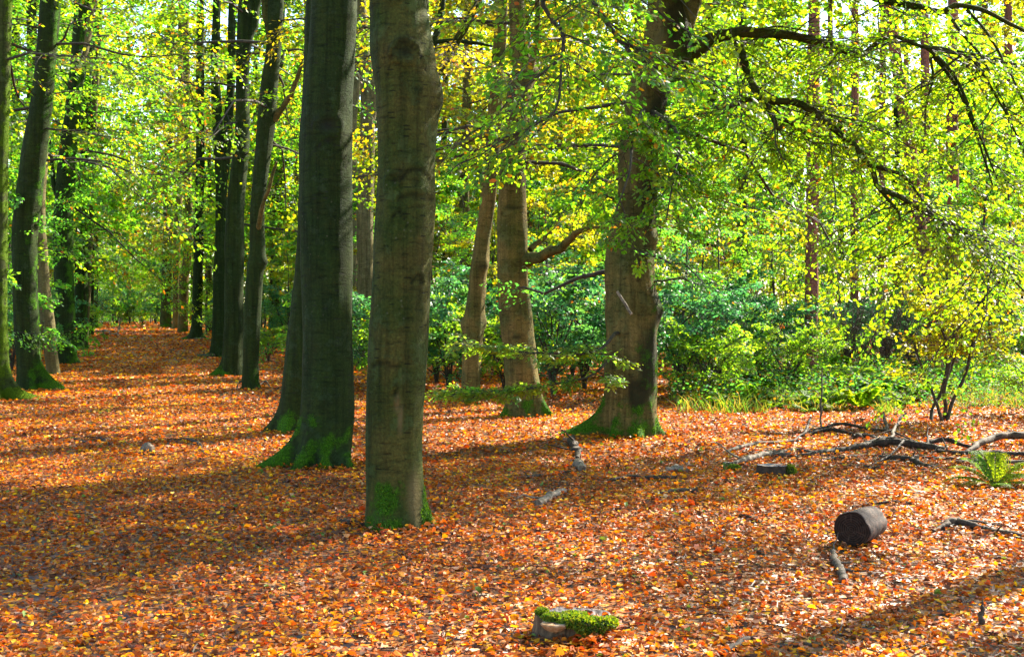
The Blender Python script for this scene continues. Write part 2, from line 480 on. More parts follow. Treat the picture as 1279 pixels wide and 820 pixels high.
def crown(mb, rng, h0, h1, nb, B, elev, per, pal, NT=7, NL=4, leaf=0.11, sl=0.4, shape='dia', curve=0.25, r0=0.03, axis=None,
          odd=0.02, droop=0.3, oddpal=ORANGE, az_lim=None, start=0.2, drop=0.12, top_taper=0.6, tilt=0.45, sub=False):
    """layered beech branches with flat leafy sprays"""
    b = np.arange(nb)
    hh = h0 + (h1 - h0) * (b + rng.random(nb)) / nb
    az = b * 2.39996 + rng.normal(0, 0.5, nb)
    if az_lim is not None:
        az = az_lim[0] + (az_lim[1] - az_lim[0]) * rng.random(nb)
    f = (hh - h0) / max(h1 - h0, 1e-6)
    Bl = B * (1 - top_taper * f ** 1.5) * (0.65 + 0.6 * rng.random(nb))
    e = elev[0] + (elev[1] - elev[0]) * f + rng.normal(0, 0.15, nb)
    s = np.linspace(0, 1, 6)
    dh = np.stack((np.cos(az), np.sin(az), 0 * az), -1)
    base = np.stack((0 * hh, 0 * hh, hh), -1)
    if axis is not None:
        base[:, :2] += np.stack([axis(h) for h in hh])
    wob = rng.normal(0, 0.05, (nb, 6, 3)) * Bl[:, None, None] * s[None, :, None]
    pt = base[:, None] + dh[:, None] * (Bl[:, None] * np.cos(e)[:, None] * s)[..., None] + wob
    pt[..., 2] += Bl[:, None] * (np.sin(e)[:, None] * s - curve * s ** 2)
    V, fc = tubes(pt, (r0 * Bl / B)[:, None] * (1.05 - 0.85 * s)[None], 5)
    mb.add(V, fc, 1, smooth=True)
    # sprays along
    q = start + (1 - start) * (np.arange(per)[None] + rng.random((nb, per))) / per
    k = np.clip(q * 5, 0, 4.999); i = k.astype(int); fr = (k - i)[..., None]
    bi = np.arange(nb)[:, None]
    S = pt[bi, i] * (1 - fr) + pt[bi, i + 1] * fr
    T = norm(pt[bi, i + 1] - pt[bi, i])
    sd = norm(np.cross(T, np.array((0, 0, 1.0))))
    sgn = np.where((np.arange(per)[None] + b[:, None]) % 2, 1.0, -1.0)[..., None]
    D = T * (0.6 + 0.5 * rng.random((nb, per, 1))) + sd * sgn * (0.9 - 0.5 * q[..., None]) + rng.normal(0, 0.15, T.shape)
    L = (sl * Bl[:, None] * (1.15 - 0.6 * q) * (0.7 + 0.5 * rng.random((nb, per))))
    sprays(mb, S.reshape(-1, 3), D.reshape(-1, 3), L.ravel(), rng, pal, NT, NL, leaf, droop=droop, shape=shape, odd=odd, oddpal=oddpal,
           twig_r=0.004 + leaf * 0.02, drop=drop, tilt=tilt, sub=sub)


# ------------------------------------------------------------------ trunks
def trunk_mesh(pts, d, mat, segs=24, step=0.12, height=17.0, roots=(), flare=0.35, flare_h=0.35, bumps=(), stains=(), moss=0.6, moss_h=0.5,
               moss_side=None, amp=0.02, seed=0, patches=(), pales=(), ywob=0.0, name='trunk', ridges=0.0, tuft=0):
    """pts: rows (v, u centre, width) traced upward from the ground; d: distance"""
    v0, u0, _ = pts[0]
    x0, z0 = wx(u0, d), float(gz_np(np.array([wx(u0, d)]), np.array([d]))[0])
    zz = np.array([wz(p[0], d) - wz(v0, d) for p in pts])
    cx = np.array([wx(p[1], d) - x0 for p in pts])
    rr = np.array([p[2] * d / F / 2 for p in pts])
    if zz[-1] < height:
        sl = (cx[-1] - cx[-2]) / max(zz[-1] - zz[-2], 0.1)
        sl = max(-0.06, min(0.06, sl))
        ext = np.linspace(zz[-1], height, 5)[1:]
        k = (ext - zz[-1]) / (height - zz[-1])
        cx = np.concatenate((cx, cx[-1] + sl * (ext - zz[-1]) * (1 - 0.4 * k)))
        rr = np.concatenate((rr, rr[-1] * (1 - 0.75 * k)))
        zz = np.concatenate((zz, ext))
    zlow = np.concatenate(([-0.25, -0.1], np.arange(0, 0.8, min(0.035, step))))
    zr = np.concatenate((zlow, np.arange(0.8, min(zz[-1], 7), step), np.arange(7, zz[-1] + .01, 0.5))) if zz[-1] > 7 else np.concatenate((zlow, np.arange(0.8, zz[-1] + .01, step)))
    zr = np.unique(np.round(zr, 4))
    pth = smooth_path(np.stack((zz, cx, rr), -1), 400)
    o = np.argsort(pth[:, 0])
    c = np.interp(zr, pth[o, 0], pth[o, 1]); r = np.interp(zr, pth[o, 0], pth[o, 2])
    cy = ywob * np.sin(zr * 0.6 + seed) - ywob * math.sin(seed)
    a = np.linspace(0, 2 * np.pi, segs, endpoint=False)
    A, Z = np.meshgrid(a, zr)
    RR = np.repeat(r[:, None], segs, 1)
    so = seed * 13.7
    r_mid = float(np.median(r))
    nz = np.array([[mn.noise(Vector((math.cos(t) * 1.3 + so, math.sin(t) * 1.3, z * 0.9))) + 0.45 * mn.noise(Vector((math.cos(t) * 3 + so, math.sin(t) * 3, z * 3.1)))
                    for t in a] for z in zr])
    RR = RR * (1 + nz * amp / max(r_mid, 0.05) * 1.2)
    if ridges:
        RR = RR * (1 + ridges * np.array([[mn.noise(Vector((math.cos(t) * 2.2 + so, math.sin(t) * 2.2, z * 0.35))) for t in a] for z in zr]))
    zc = np.maximum(Z, 0)
    RR = RR + r_mid * flare * np.exp(-zc / flare_h) * (0.7 + 0.5 * np.cos(A * 4 + seed * 2.1) * np.cos(A * 1.0 + seed))
    mossv = np.zeros_like(RR)
    for ra, rl, rh, rw in roots:
        da = (A - ra + np.pi) % (2 * np.pi) - np.pi
        wv = rw * (0.55 + 0.45 * np.clip(Z / rh, 0, 1))
        k = np.clip(1 - zc / rh, 0, 1)
        lob = np.exp(-(da / wv) ** 2)
        RR = RR + rl * lob * k ** 3.2 + 0.1 * rl * lob * k
        mossv = np.maximum(mossv, np.exp(-(da / (wv * 1.9)) ** 2) * k ** 0.6 * 0.95)
    stain = np.zeros_like(RR); pale = np.zeros_like(RR)
    for bv, ba, bw, bh, bs in bumps:
        bz = wz(bv, d) - wz(v0, d)
        da = ((A - ba + np.pi) % (2 * np.pi) - np.pi) * r_mid
        RR = RR + bs * np.exp(-(da / bw) ** 2 - ((Z - bz) / bh) ** 2)
    for sv, sa, sw, sh, kind in stains:   # eye scars and arch shaped folds
        bz = wz(sv, d) - wz(v0, d)
        da = ((A - sa + np.pi) % (2 * np.pi) - np.pi) * r_mid
        q = np.sqrt((da / sw) ** 2 + ((Z - bz) / sh) ** 2)
        if kind == 'blot':
            stain = np.maximum(stain, np.clip(1.6 * np.exp(-q ** 2) - 0.3 + 1.1 * nz, 0, 0.9) * (q < 1.8))
        elif kind == 'eye':
            stain = np.maximum(stain, 0.85 * np.exp(-(q / 0.6) ** 2))
            RR = RR - 0.02 * np.exp(-(q / 0.5) ** 2) + 0.02 * np.exp(-((q - 1.0) / 0.25) ** 2)
            stain = np.maximum(stain, 0.5 * np.exp(-((q - 1.15) / 0.12) ** 2) * (Z > bz))
        else:
            arch = np.exp(-((Z - bz + sh * (da / sw) ** 2 + 0.007 * np.sin(da * 31 + sv)) / 0.014) ** 2) * (np.abs(da) < sw * 1.3)
            stain = np.maximum(stain, 0.75 * arch)
            lip = np.exp(-((Z - bz - 0.03 + sh * (da / sw) ** 2 + 0.007 * np.sin(da * 31 + sv)) / 0.022) ** 2) * (np.abs(da) < sw * 1.3)
            RR = RR - 0.010 * arch + 0.012 * lip
    for pv, pa, pw, ph in pales:
        bz = wz(pv, d) - wz(v0, d)
        da = ((A - pa + np.pi) % (2 * np.pi) - np.pi) * r_mid
        pale = np.maximum(pale, np.exp(-((da / pw) ** 2 + ((Z - bz) / ph) ** 2) ** 2))
    mossv = np.maximum(mossv, moss * np.exp(-(zc / moss_h) ** 1.5) * (0.62 + 0.38 * np.cos((A + seed * 1.7) * 2)))
    for pv, pa, pw, ph in patches:
        bz = wz(pv, d) - wz(v0, d)
        da = ((A - pa + np.pi) % (2 * np.pi) - np.pi) * r_mid
        mossv = np.maximum(mossv, 1.15 * np.exp(-((da / pw) ** 2 + ((Z - bz) / ph) ** 2) ** 1.5))
    if moss_side is not None:
        sa, sv = moss_side
        mossv = np.maximum(mossv, sv * np.clip(np.cos(A - sa), 0, 1) ** 0.7)
    mz = np.array([[mn.noise(Vector((math.cos(t) * r_mid * 5 + so, math.sin(t) * r_mid * 5, z * 5))) + 0.6 * mn.noise(Vector((math.cos(t) * r_mid * 14 + so, math.sin(t) * r_mid * 14, z * 11))) for t in a] for z in zr])
    mossv = np.clip(mossv + 0.75 * mz * np.clip(mossv * 2.5, 0, 1), 0, 1.3)
    X = c[:, None] + RR * np.cos(A); Y = cy[:, None] + RR * np.sin(A)
    V = np.stack((X, Y, Z), -1).reshape(-1, 3)
    n = len(zr)
    i, j = np.meshgrid(np.arange(n - 1), np.arange(segs), indexing='ij')
    j2 = (j + 1) % segs
    f = np.stack((i * segs + j, i * segs + j2, (i + 1) * segs + j2, (i + 1) * segs + j), -1).reshape(-1, 4)
    mb = MB()
    mb.add(V, f, 0, smooth=True, moss=mossv.ravel(), stain=stain.ravel(), pale=pale.ravel())
    me = mb.mesh(name, [mat])
    ax = lambda h: np.array((np.interp(h, zr, c), np.interp(h, zr, cy)))
    TUFT[name] = None
    if tuft:
        rng = np.random.default_rng(seed + 400)
        mv = mossv.ravel()
        area = (np.gradient(zr)[:, None] * RR * (2 * np.pi / segs)).ravel()
        cnt = rng.poisson(np.where((mv > 0.62) & (V[:, 2] > -0.02), area * tuft * np.clip(mv, 0, 1), 0))
        k = np.repeat(np.arange(len(V)), cnt)
        if len(k):
            out = np.stack((np.cos(A).ravel(), np.sin(A).ravel(), np.zeros(len(V))), -1)[k]
            pos = V[k] + np.cross(out, (0, 0, 1.0)) * rng.normal(0, r_mid * 0.05, (len(k), 1)) + np.array((0, 0, 1.0)) * rng.normal(0, 0.015, (len(k), 1)) - out * 0.004
            mt = MB()
            cc = np.array([(0.045, 0.12, 0.004), (0.07, 0.15, 0.005), (0.03, 0.085, 0.004)])[rng.integers(0, 3, len(k))]
            add_leaves(mt, pos, out + rng.normal(0, .5, out.shape) + np.array((0, 0, .35)), rng.normal(0, 1, out.shape), rng.uniform(.008, .02, len(k)), cc, 0, 'dia')
            TUFT[name] = mt
    return me, (x0, d, z0), ax


def limb(parent, pts, mat, name='limb', n=24, segs=10, amp=0.12, seed=1, moss=0.0):
    """pts rows (u, v, d, width px); parent at its base"""
    bx, by, bz = parent.location
    rows = [(*P(u, v, d), w * d / F / 2) for u, v, d, w in pts]
    q = smooth_path(rows, n)
    p = q[:, :3] - np.array((bx, by, bz))
    rad = np.maximum(q[:, 3], 0.003)
    for i in range(n):
        rad[i] *= 1 + amp * mn.noise(Vector((i * 0.6, seed * 3.1, 0)))
    wob = np.array([[mn.noise(Vector((i * 0.4, seed, k * 5.0))) for k in range(3)] for i in range(n)]) * (rad[:, None] * 0.6)
    wob[0] = 0
    p = p + wob
    V, f = tubes(p[None], rad[None], segs)
    mb = MB()
    mb.add(V, f, 0, smooth=True, moss=np.full(len(V), moss), stain=np.zeros(len(V)), pale=np.zeros(len(V)))
    # closed tip
    mb.add(np.vstack((V[-segs:], p[-1:])), [(k, (k + 1) % segs, segs) for k in range(segs)], 0, smooth=True, moss=np.full(segs + 1, moss))
    mb.build(name, [mat], parent)
    return p + np.array((bx, by, bz)), rad


TREES = {}
TUFT = {}


def tree(key, pts, d=None, mat='bark_dark', label='', cat='tree', name='beech_tree', **kw):
    d = d or dist(pts[0][0])
    me, loc, ax = trunk_mesh(pts, d, M[mat], **kw)
    t = thing(name, label, cat, loc, 'beech trees in the wood' if name == 'beech_tree' else 'pine trees in the wood')
    link(me, 'trunk', t)
    if TUFT.get('trunk'):
        TUFT['trunk'].build('moss', [M['moss']], t)
    TREES[key] = (t, loc, ax, d)
    return t


PI = math.pi
# --- the close trees
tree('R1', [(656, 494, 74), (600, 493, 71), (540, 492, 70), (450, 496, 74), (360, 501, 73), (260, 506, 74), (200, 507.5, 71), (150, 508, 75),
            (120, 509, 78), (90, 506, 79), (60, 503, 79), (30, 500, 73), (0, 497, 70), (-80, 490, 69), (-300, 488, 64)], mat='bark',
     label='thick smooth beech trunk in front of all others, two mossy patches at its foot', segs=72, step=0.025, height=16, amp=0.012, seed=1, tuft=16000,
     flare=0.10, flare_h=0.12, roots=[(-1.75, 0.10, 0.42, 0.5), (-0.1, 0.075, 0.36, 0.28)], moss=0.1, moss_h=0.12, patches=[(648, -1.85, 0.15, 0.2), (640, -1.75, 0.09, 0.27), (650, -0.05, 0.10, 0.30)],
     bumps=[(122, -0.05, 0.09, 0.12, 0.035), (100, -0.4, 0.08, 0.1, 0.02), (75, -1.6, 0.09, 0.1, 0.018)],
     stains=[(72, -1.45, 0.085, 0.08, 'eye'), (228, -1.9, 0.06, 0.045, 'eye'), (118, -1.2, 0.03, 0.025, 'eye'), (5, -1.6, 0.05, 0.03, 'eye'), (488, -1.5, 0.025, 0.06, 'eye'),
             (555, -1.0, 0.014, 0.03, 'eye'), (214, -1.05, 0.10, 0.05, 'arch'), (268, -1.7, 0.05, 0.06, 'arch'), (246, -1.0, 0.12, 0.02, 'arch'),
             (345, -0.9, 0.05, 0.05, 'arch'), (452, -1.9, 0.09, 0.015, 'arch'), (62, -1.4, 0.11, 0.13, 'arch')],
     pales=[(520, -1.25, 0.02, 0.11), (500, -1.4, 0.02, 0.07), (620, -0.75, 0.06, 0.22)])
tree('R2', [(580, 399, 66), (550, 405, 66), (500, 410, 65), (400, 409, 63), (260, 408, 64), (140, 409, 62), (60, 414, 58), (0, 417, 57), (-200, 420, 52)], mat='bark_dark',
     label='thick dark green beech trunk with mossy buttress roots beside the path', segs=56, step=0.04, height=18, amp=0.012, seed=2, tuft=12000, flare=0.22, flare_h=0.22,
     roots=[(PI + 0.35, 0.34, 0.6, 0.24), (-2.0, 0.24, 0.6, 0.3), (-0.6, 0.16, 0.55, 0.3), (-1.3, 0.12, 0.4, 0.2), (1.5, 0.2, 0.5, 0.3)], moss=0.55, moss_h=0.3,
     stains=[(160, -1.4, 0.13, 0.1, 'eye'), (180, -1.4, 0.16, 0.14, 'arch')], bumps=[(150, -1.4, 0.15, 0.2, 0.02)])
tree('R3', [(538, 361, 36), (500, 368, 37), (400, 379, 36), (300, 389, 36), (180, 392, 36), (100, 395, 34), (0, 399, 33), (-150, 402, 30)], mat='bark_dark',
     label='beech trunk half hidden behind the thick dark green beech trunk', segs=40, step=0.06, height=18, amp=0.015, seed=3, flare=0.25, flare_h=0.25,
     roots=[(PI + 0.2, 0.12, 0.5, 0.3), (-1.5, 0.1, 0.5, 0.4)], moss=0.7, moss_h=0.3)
tree('R4', [(486, 313, 22), (470, 312.5, 20), (400, 315, 21), (340, 318.5, 21), (330, 320, 23), (318, 321, 20), (260, 322, 18), (200, 328, 20), (150, 333, 22), (100, 337, 21), (60, 342, 19), (0, 345, 20), (-60, 347, 17)],
     mat='bark_dark', label='slim kinked beech trunk with a side branch low down and a forked top', segs=32, step=0.08, height=18, amp=0.014, seed=4, flare=0.2, flare_h=0.25, moss=0.8, moss_h=0.3,
     bumps=[(328, -0.2, 0.1, 0.12, 0.06)])
tree('R5', [(469, 290, 25), (440, 291, 24), (400, 292, 24), (300, 293, 23), (260, 294, 22), (200, 300, 20), (150, 303, 18), (80, 303, 17), (0, 308, 20), (-60, 311, 17)],
     mat='bark_dark', label='straight dark beech trunk beside the kinked forked beech', segs=28, step=0.1, height=18, seed=5, flare=0.4, flare_h=0.3, roots=[(PI + .2, .3, .5, .3)], moss=0.75, moss_h=0.35)
tree('R6', [(446, 273, 21), (430, 274, 20), (300, 276, 15), (220, 276, 14), (160, 272, 13), (80, 269, 11), (0, 271, 10), (-50, 272, 9)],
     mat='bark_dark', label='dark beech trunk that splits into two parallel stems above the path', segs=24, step=0.15, height=19, seed=6, flare=0.5, flare_h=0.35, moss=0.7, moss_h=0.3, roots=[(PI, .5, .3, .3)])
tree('R7', [(424, 245, 14), (400, 246, 13), (300, 248, 12), (200, 250, 11), (100, 250, 10), (0, 250, 9)], mat='bark_dark', label='thin blackish beech trunk with a wide foot by the path',
     segs=20, step=0.2, height=20, seed=7, flare=0.7, flare_h=0.4, moss=0.3, moss_h=0.3, roots=[(PI, .5, .4, .4), (0, .4, .4, .4)])
tree('R8', [(415, 228, 11.5), (390, 229, 11.5), (350, 230, 12), (330, 233, 11), (290, 237, 9), (240, 235, 9), (100, 233, 8), (0, 232, 8)], mat='bark_brown', label='curved pale brown beech trunk far along the path',
     segs=20, step=0.2, height=22, seed=8, flare=0.3, moss=0.7, moss_h=0.5)
tree('R9', [(411, 220, 9), (300, 221, 9), (200, 225, 8), (0, 226, 7)], mat='bark_brown', label='narrow brown trunk squeezed between the curved pale trunk and the last dark trunk', segs=16, step=0.3, height=22, seed=9)
tree('R10', [(409, 207, 13), (300, 209, 12), (200, 210, 11), (100, 212, 10), (0, 214, 9)], mat='bark', label='last dark beech trunk at the far path end with moss at its foot', segs=16, step=0.3, height=24, seed=10, flare=0.4, moss=0.9, moss_h=0.8)
tree('Rb', [(421, 343, 17), (380, 344, 15), (300, 346, 15), (200, 348, 14), (0, 350, 12)], mat='bark', label='distant trunk with mossy foot seen between the kinked beech and the thick trunks', segs=20, step=0.2, height=20, seed=11, flare=0.5, moss=0.8, moss_h=0.6)
# --- the row across the path
tree('L0', [(497, -4, 34), (480, -4, 30), (440, -3, 26), (380, -3, 23), (280, -3, 22), (100, 2, 20), (0, 5, 19), (-60, 8, 18)], mat='bark_moss', label='moss covered beech trunk cut off by the picture edge with long green roots', segs=40, step=0.06,
     height=18, seed=12, tuft=3000, flare=0.3, flare_h=0.3, roots=[(-0.25, 0.75, 0.85, 0.16), (-1.1, 0.35, 0.6, 0.22), (-1.8, 0.3, 0.7, 0.3), (0.3, 0.5, .5, .2)], moss=1.0, moss_h=1.2, moss_side=(0.0, 0.75))
tree('L1', [(484, 38, 29), (460, 37, 28), (400, 33, 29), (330, 31, 30), (280, 32, 30), (206, 41, 32), (138, 51, 27), (69, 58, 25), (0, 63, 25), (-60, 68, 23)], mat='bark_dark', label='leaning dark beech trunk with a bright mossy root running onto the path', segs=36, step=0.07,
     height=18, seed=13, tuft=3000, flare=0.15, flare_h=0.3, roots=[(-0.35, 0.62, 0.95, 0.15), (-1.0, 0.15, 0.5, 0.3)], moss=0.7, moss_h=0.35, moss_side=(0.1, 0.42))
tree('L2', [(467, 67, 15), (430, 63, 16), (350, 54, 15), (260, 50, 13), (200, 53, 12), (100, 60, 11), (0, 66, 10)], mat='bark_pale', label='slender bent pale grey trunk just behind the leaning dark beech', segs=24, step=0.12, height=17, seed=14, flare=0.15, moss=0.6, moss_h=0.25)
tree('L3', [(454, 83, 25), (420, 82, 25), (350, 80, 24), (280, 79, 24), (210, 83, 22), (100, 95, 18), (0, 103, 18), (-50, 107, 15)], mat='bark_dark', label='stout straight trunk with a moss green edge third along the row', segs=28, step=0.1, height=20, seed=15, flare=0.15,
     roots=[(-0.1, .25, .5, .25)], moss=0.6, moss_h=0.3, moss_side=(0.0, 0.62))
tree('L4', [(436, 101, 16), (400, 101, 16), (290, 103, 17), (200, 105, 14), (100, 108, 12), (0, 112, 10)], mat='bark_dark', label='dark trunk with a pale stem leaning on it in the row across the path', segs=24, step=0.15, height=22, seed=16, flare=0.2, moss=0.8, moss_h=0.4, moss_side=(0, 0.5))
tree('L5', [(419, 112, 10), (350, 113, 9), (250, 115, 9), (100, 118, 8), (0, 120, 7)], mat='bark_dark', label='slim dark trunk near the end of the row across the path', segs=16, step=0.25, height=22, seed=17, flare=0.3, moss=0.5)
tree('L6', [(410, 118.5, 7), (300, 120, 6), (100, 124, 5), (0, 126, 5)], mat='bark', label='last thin mossy trunk of the row across the path beside bleached sticks', segs=14, step=0.4, height=24, seed=18, flare=0.8, moss=1.0, moss_h=1.0)
# --- the trees on the other side of the clearing
tree('C1', [(519, 658, 46), (500, 656, 44), (470, 652, 41), (420, 647, 40), (360, 641, 38), (300, 640, 37), (200, 640, 33), (150, 644, 32), (100, 652, 31), (85, 655, 28), (50, 648, 22), (0, 645, 20), (-80, 640, 18)], mat='bark_brown',
     label='curved light brown beech trunk with a thick side branch and a knob high up', segs=44, step=0.06, height=17, seed=19, flare=0.18, flare_h=0.3, amp=0.015, roots=[(-0.4, 0.16, 0.6, 0.25), (PI + .4, .14, .5, .3), (-1.5, .1, .4, .3)],
     moss=0.1, bumps=[(92, -0.1, 0.1, 0.12, 0.07), (380, -0.3, .1, .3, .02)], stains=[(330, -1.3, .07, .05, 'eye'), (420, -1.6, .12, .03, 'arch'), (260, -1.5, .12, .03, 'arch')], ridges=0.06)
tree('C2', [(503, 588, 22), (460, 589, 22), (400, 592, 24), (350, 597, 21), (330, 600, 22), (300, 603, 19), (250, 610, 19), (150, 618, 18), (50, 624, 17), (0, 627, 16)], mat='bark_brown', label='slanting brown trunk with burls behind the low leafy sprays',
     segs=32, step=0.09, height=17, seed=20, flare=0.15, bumps=[(332, -1.3, .1, .1, .05), (405, PI, .08, .12, .06), (405, 0.1, .08, .1, .06)], moss=0.2, stains=[(335, -1.5, .08, .08, 'eye')])
tree('C3', [(457, 455, 20), (350, 456, 20), (260, 456, 21), (150, 459, 18), (100, 457, 14), (0, 452, 10)], mat='bark_pale', label='pale grey forked trunk seen between the two thick dark trunks', segs=24, step=0.12, height=18, seed=21)
tree('C3b', [(449, 440, 12), (250, 441, 12), (150, 440, 11), (100, 446, 9), (0, 449, 8)], mat='bark_pale', label='thin pale trunk showing beside the forked grey trunk', segs=16, step=0.2, height=18, seed=22)
tree('C5', [(490, 512, 22), (300, 516, 20), (150, 524, 19), (110, 528, 18), (60, 530, 16), (0, 528, 14)], mat='bark', label='beech standing wholly behind the closest trunk with rising boughs that show above', segs=24, step=0.12, height=17, seed=23)
tree('C4', [(544, 788, 64), (500, 787, 63), (450, 787, 62), (400, 789, 64), (385, 790, 66), (350, 786, 60), (300, 788, 54), (250, 795, 49), (200, 797, 50), (150, 804, 51), (110, 812, 54), (75, 826, 60), (40, 834, 58), (0, 832, 46), (-80, 828, 42)], mat='bark_brown',
     label='big gnarled beech with mossy spreading roots and long low boughs', segs=60, step=0.05, height=16, seed=24, tuft=9000, flare=0.08, flare_h=0.3, amp=0.03,
     roots=[(PI + 0.12, 0.62, 0.62, 0.2), (-1.45, 0.2, 0.5, 0.35), (-0.15, 0.13, 0.4, 0.3), (-2.2, 0.22, 0.5, 0.25)], moss=0.75, moss_h=0.28, ridges=0.12,
     bumps=[(390, 0.0, 0.10, 0.16, 0.05), (395, PI - .3, .1, .15, .02), (300, -0.4, .1, .12, .07), (75, -.3, .15, .15, .06)],
     stains=[(330, -1.2, .08, .06, 'eye'), (250, -1.2, 0.2, 0.4, 'blot'), (440, -0.8, .14, .5, 'blot'), (40, -1.2, .25, .4, 'blot'), (380, -0.4, .12, .3, 'blot'), (490, -1.4, .1, .2, 'blot'), (150, -0.9, .2, .5, 'blot')],
     moss_side=(-0.2, 0.38), pales=[(70, -2.0, .1, .2), (200, -2.2, .1, .3)])

# ------------------------------------------------------------------ limbs
T4 = TREES['C4'][0]
LA = limb(T4, [(838, 80, 14.96, 26), (858, 72, 14.93, 24), (880, 55, 14.86, 18), (905, 43, 14.76, 15), (940, 41, 14.65, 13), (980, 43, 14.51, 11.5), (1020, 52, 14.41, 10), (1048, 60, 14.34, 9), (1073, 70, 14.27, 8), (1095, 54, 14.20, 6.5),
               (1118, 46, 14.12, 5.5), (1150, 58, 14.05, 5), (1180, 62, 14.02, 4.5), (1215, 78, 13.95, 4), (1250, 130, 13.88, 3), (1290, 210, 13.81, 2)], M['bark'], n=60, seed=1, moss=0.1)
LB = limb(T4, [(916, 42, 14.72, 12), (924, 62, 14.69, 10), (930, 78, 14.65, 10), (938, 100, 14.62, 9.5), (952, 125, 14.54, 9.5), (985, 126, 14.47, 9), (1010, 136, 14.37, 9), (1035, 155, 14.30, 8), (1064, 180, 14.23, 8), (1086, 206, 14.16, 7.5), (1098, 235, 14.12, 6.5),
               (1122, 245, 14.05, 5.5), (1160, 268, 13.98, 4.5), (1200, 287, 13.92, 3.5), (1240, 322, 13.84, 3), (1285, 370, 13.78, 2)], M['bark'], n=60, seed=2)
LB2 = limb(T4, [(950, 125, 14.54, 8), (935, 124, 14.58, 7), (920, 130, 14.62, 5), (895, 138, 14.65, 3)], M['bark'], n=14, seed=3)
LB3 = limb(T4, [(953, 126, 14.54, 8), (966, 146, 14.51, 7), (972, 162, 14.47, 5.5), (985, 150, 14.44, 4.5), (1003, 166, 14.41, 3), (1030, 190, 14.37, 2)], M['bark'], n=20, seed=4)
LB4 = limb(T4, [(1094, 208, 14.16, 6), (1108, 212, 14.12, 5), (1132, 222, 14.09, 4), (1152, 250, 14.05, 3.5), (1180, 275, 14.02, 2.5), (1230, 300, 13.95, 2)], M['bark'], n=20, seed=5)
LT = limb(T4, [(832, -110, 14.96, 26), (900, -80, 14.76, 20), (1000, -40, 14.51, 15), (1070, -12, 14.34, 12), (1110, 2, 14.23, 10), (1145, 8, 14.16, 9), (1175, 15, 14.09, 9), (1195, 7, 14.05, 7), (1225, 12, 13.98, 6), (1250, 24, 13.95, 5), (1290, 44, 13.88, 4)], M['bark'], n=50, seed=6)
LF = limb(T4, [(842, 60, 14.93, 26), (852, 40, 14.89, 25), (858, 22, 14.86, 23), (866, 0, 14.82, 22), (880, -60, 14.76, 20), (905, -200, 14.65, 14)], M['bark_pale'], n=24, seed=7)
DR = [limb(T4, pts, M['bark'], n=22, seed=10 + i, segs=6) for i, pts in enumerate([
    [(1155, 58, 14.05, 5), (1178, 78, 14.02, 4.5), (1198, 105, 13.98, 4), (1216, 150, 13.95, 3.5), (1232, 190, 13.92, 3), (1246, 225, 13.88, 2)],
    [(1165, 70, 14.05, 4.5), (1190, 100, 14.09, 4), (1205, 130, 14.09, 3.5), (1222, 175, 14.09, 3), (1240, 232, 14.09, 2)],
    [(1195, 64, 13.98, 4), (1225, 70, 13.95, 4), (1258, 78, 13.92, 3.5), (1295, 92, 13.88, 3)],
    [(1180, 14, 14.09, 5), (1200, 40, 14.05, 4), (1225, 70, 14.02, 3.5), (1245, 110, 13.98, 3), (1270, 170, 13.95, 2.5), (1290, 220, 13.95, 2)],
    [(1205, 10, 14.02, 4), (1232, 40, 13.95, 3.5), (1258, 85, 13.92, 3), (1290, 150, 13.84, 2)],
    [(1162, 72, 14.02, 4), (1165, 100, 13.98, 3), (1157, 130, 13.95, 2.5), (1155, 165, 13.95, 2)],
    [(1100, 238, 14.12, 5), (1112, 252, 14.09, 4), (1122, 265, 14.05, 3), (1124, 276, 14.02, 2)]])]
LD = limb(T4, [(835, -120, 14.9, 16), (800, -90, 13.5, 12), (760, -40, 12, 9), (740, -3, 11.2, 8), (752, 18, 11.0, 7), (770, 46, 10.9, 5.5), (793, 70, 10.8, 4), (830, 90, 10.6, 2.5)], M['twig'], n=30, seed=20, segs=6)
LD2 = limb(T4, [(760, -40, 12, 8), (700, -30, 11, 7), (678, 0, 10.6, 6), (690, 25, 10.5, 5.5), (703, 42, 10.4, 5), (702, 70, 10.3, 4), (700, 100, 10.2, 3.5), (695, 135, 10.1, 3), (670, 165, 10.0, 2.5), (650, 190, 9.9, 2)], M['twig'], n=34, seed=21, segs=6)
LI = limb(T4, [(806, 135, 14.7, 7), (798, 150, 13.8, 6), (790, 175, 13.1, 4.5), (786, 215, 12.7, 3), (770, 262, 12.5, 2)], M['twig'], n=22, seed=27, segs=6)
LJ = limb(T4, [(815, 140, 14.6, 7), (838, 155, 13.9, 6), (848, 180, 13.4, 4.5), (842, 220, 13.1, 3), (832, 275, 12.9, 2)], M['twig'], n=22, seed=28, segs=6)
LE = limb(T4, [(775, 415, 14.7, 5), (766, 418, 14.4, 4.5), (757, 430, 14.2, 4), (745, 438, 14, 3.5), (720, 442, 13.9, 3), (680, 441, 13.8, 2.5), (640, 438, 13.7, 2), (600, 430, 13.6, 1.5)], M['twig'], n=20, seed=22, segs=6)
LG = limb(T4, [(770, 440, 14.6, 4), (755, 455, 14.3, 3.5), (735, 470, 14.1, 3), (690, 480, 13.8, 2.5), (640, 487, 13.5, 2), (570, 490, 13.2, 1.5)], M['twig'], n=20, seed=23, segs=6)
LH = limb(T4, [(771, 364, 14.3, 4), (779, 377, 14.25, 4), (789, 392, 14.2, 3.5)], M['wood_pale'], name='broken_branch', n=8, seed=24, segs=8)
T1 = TREES['C1'][0]
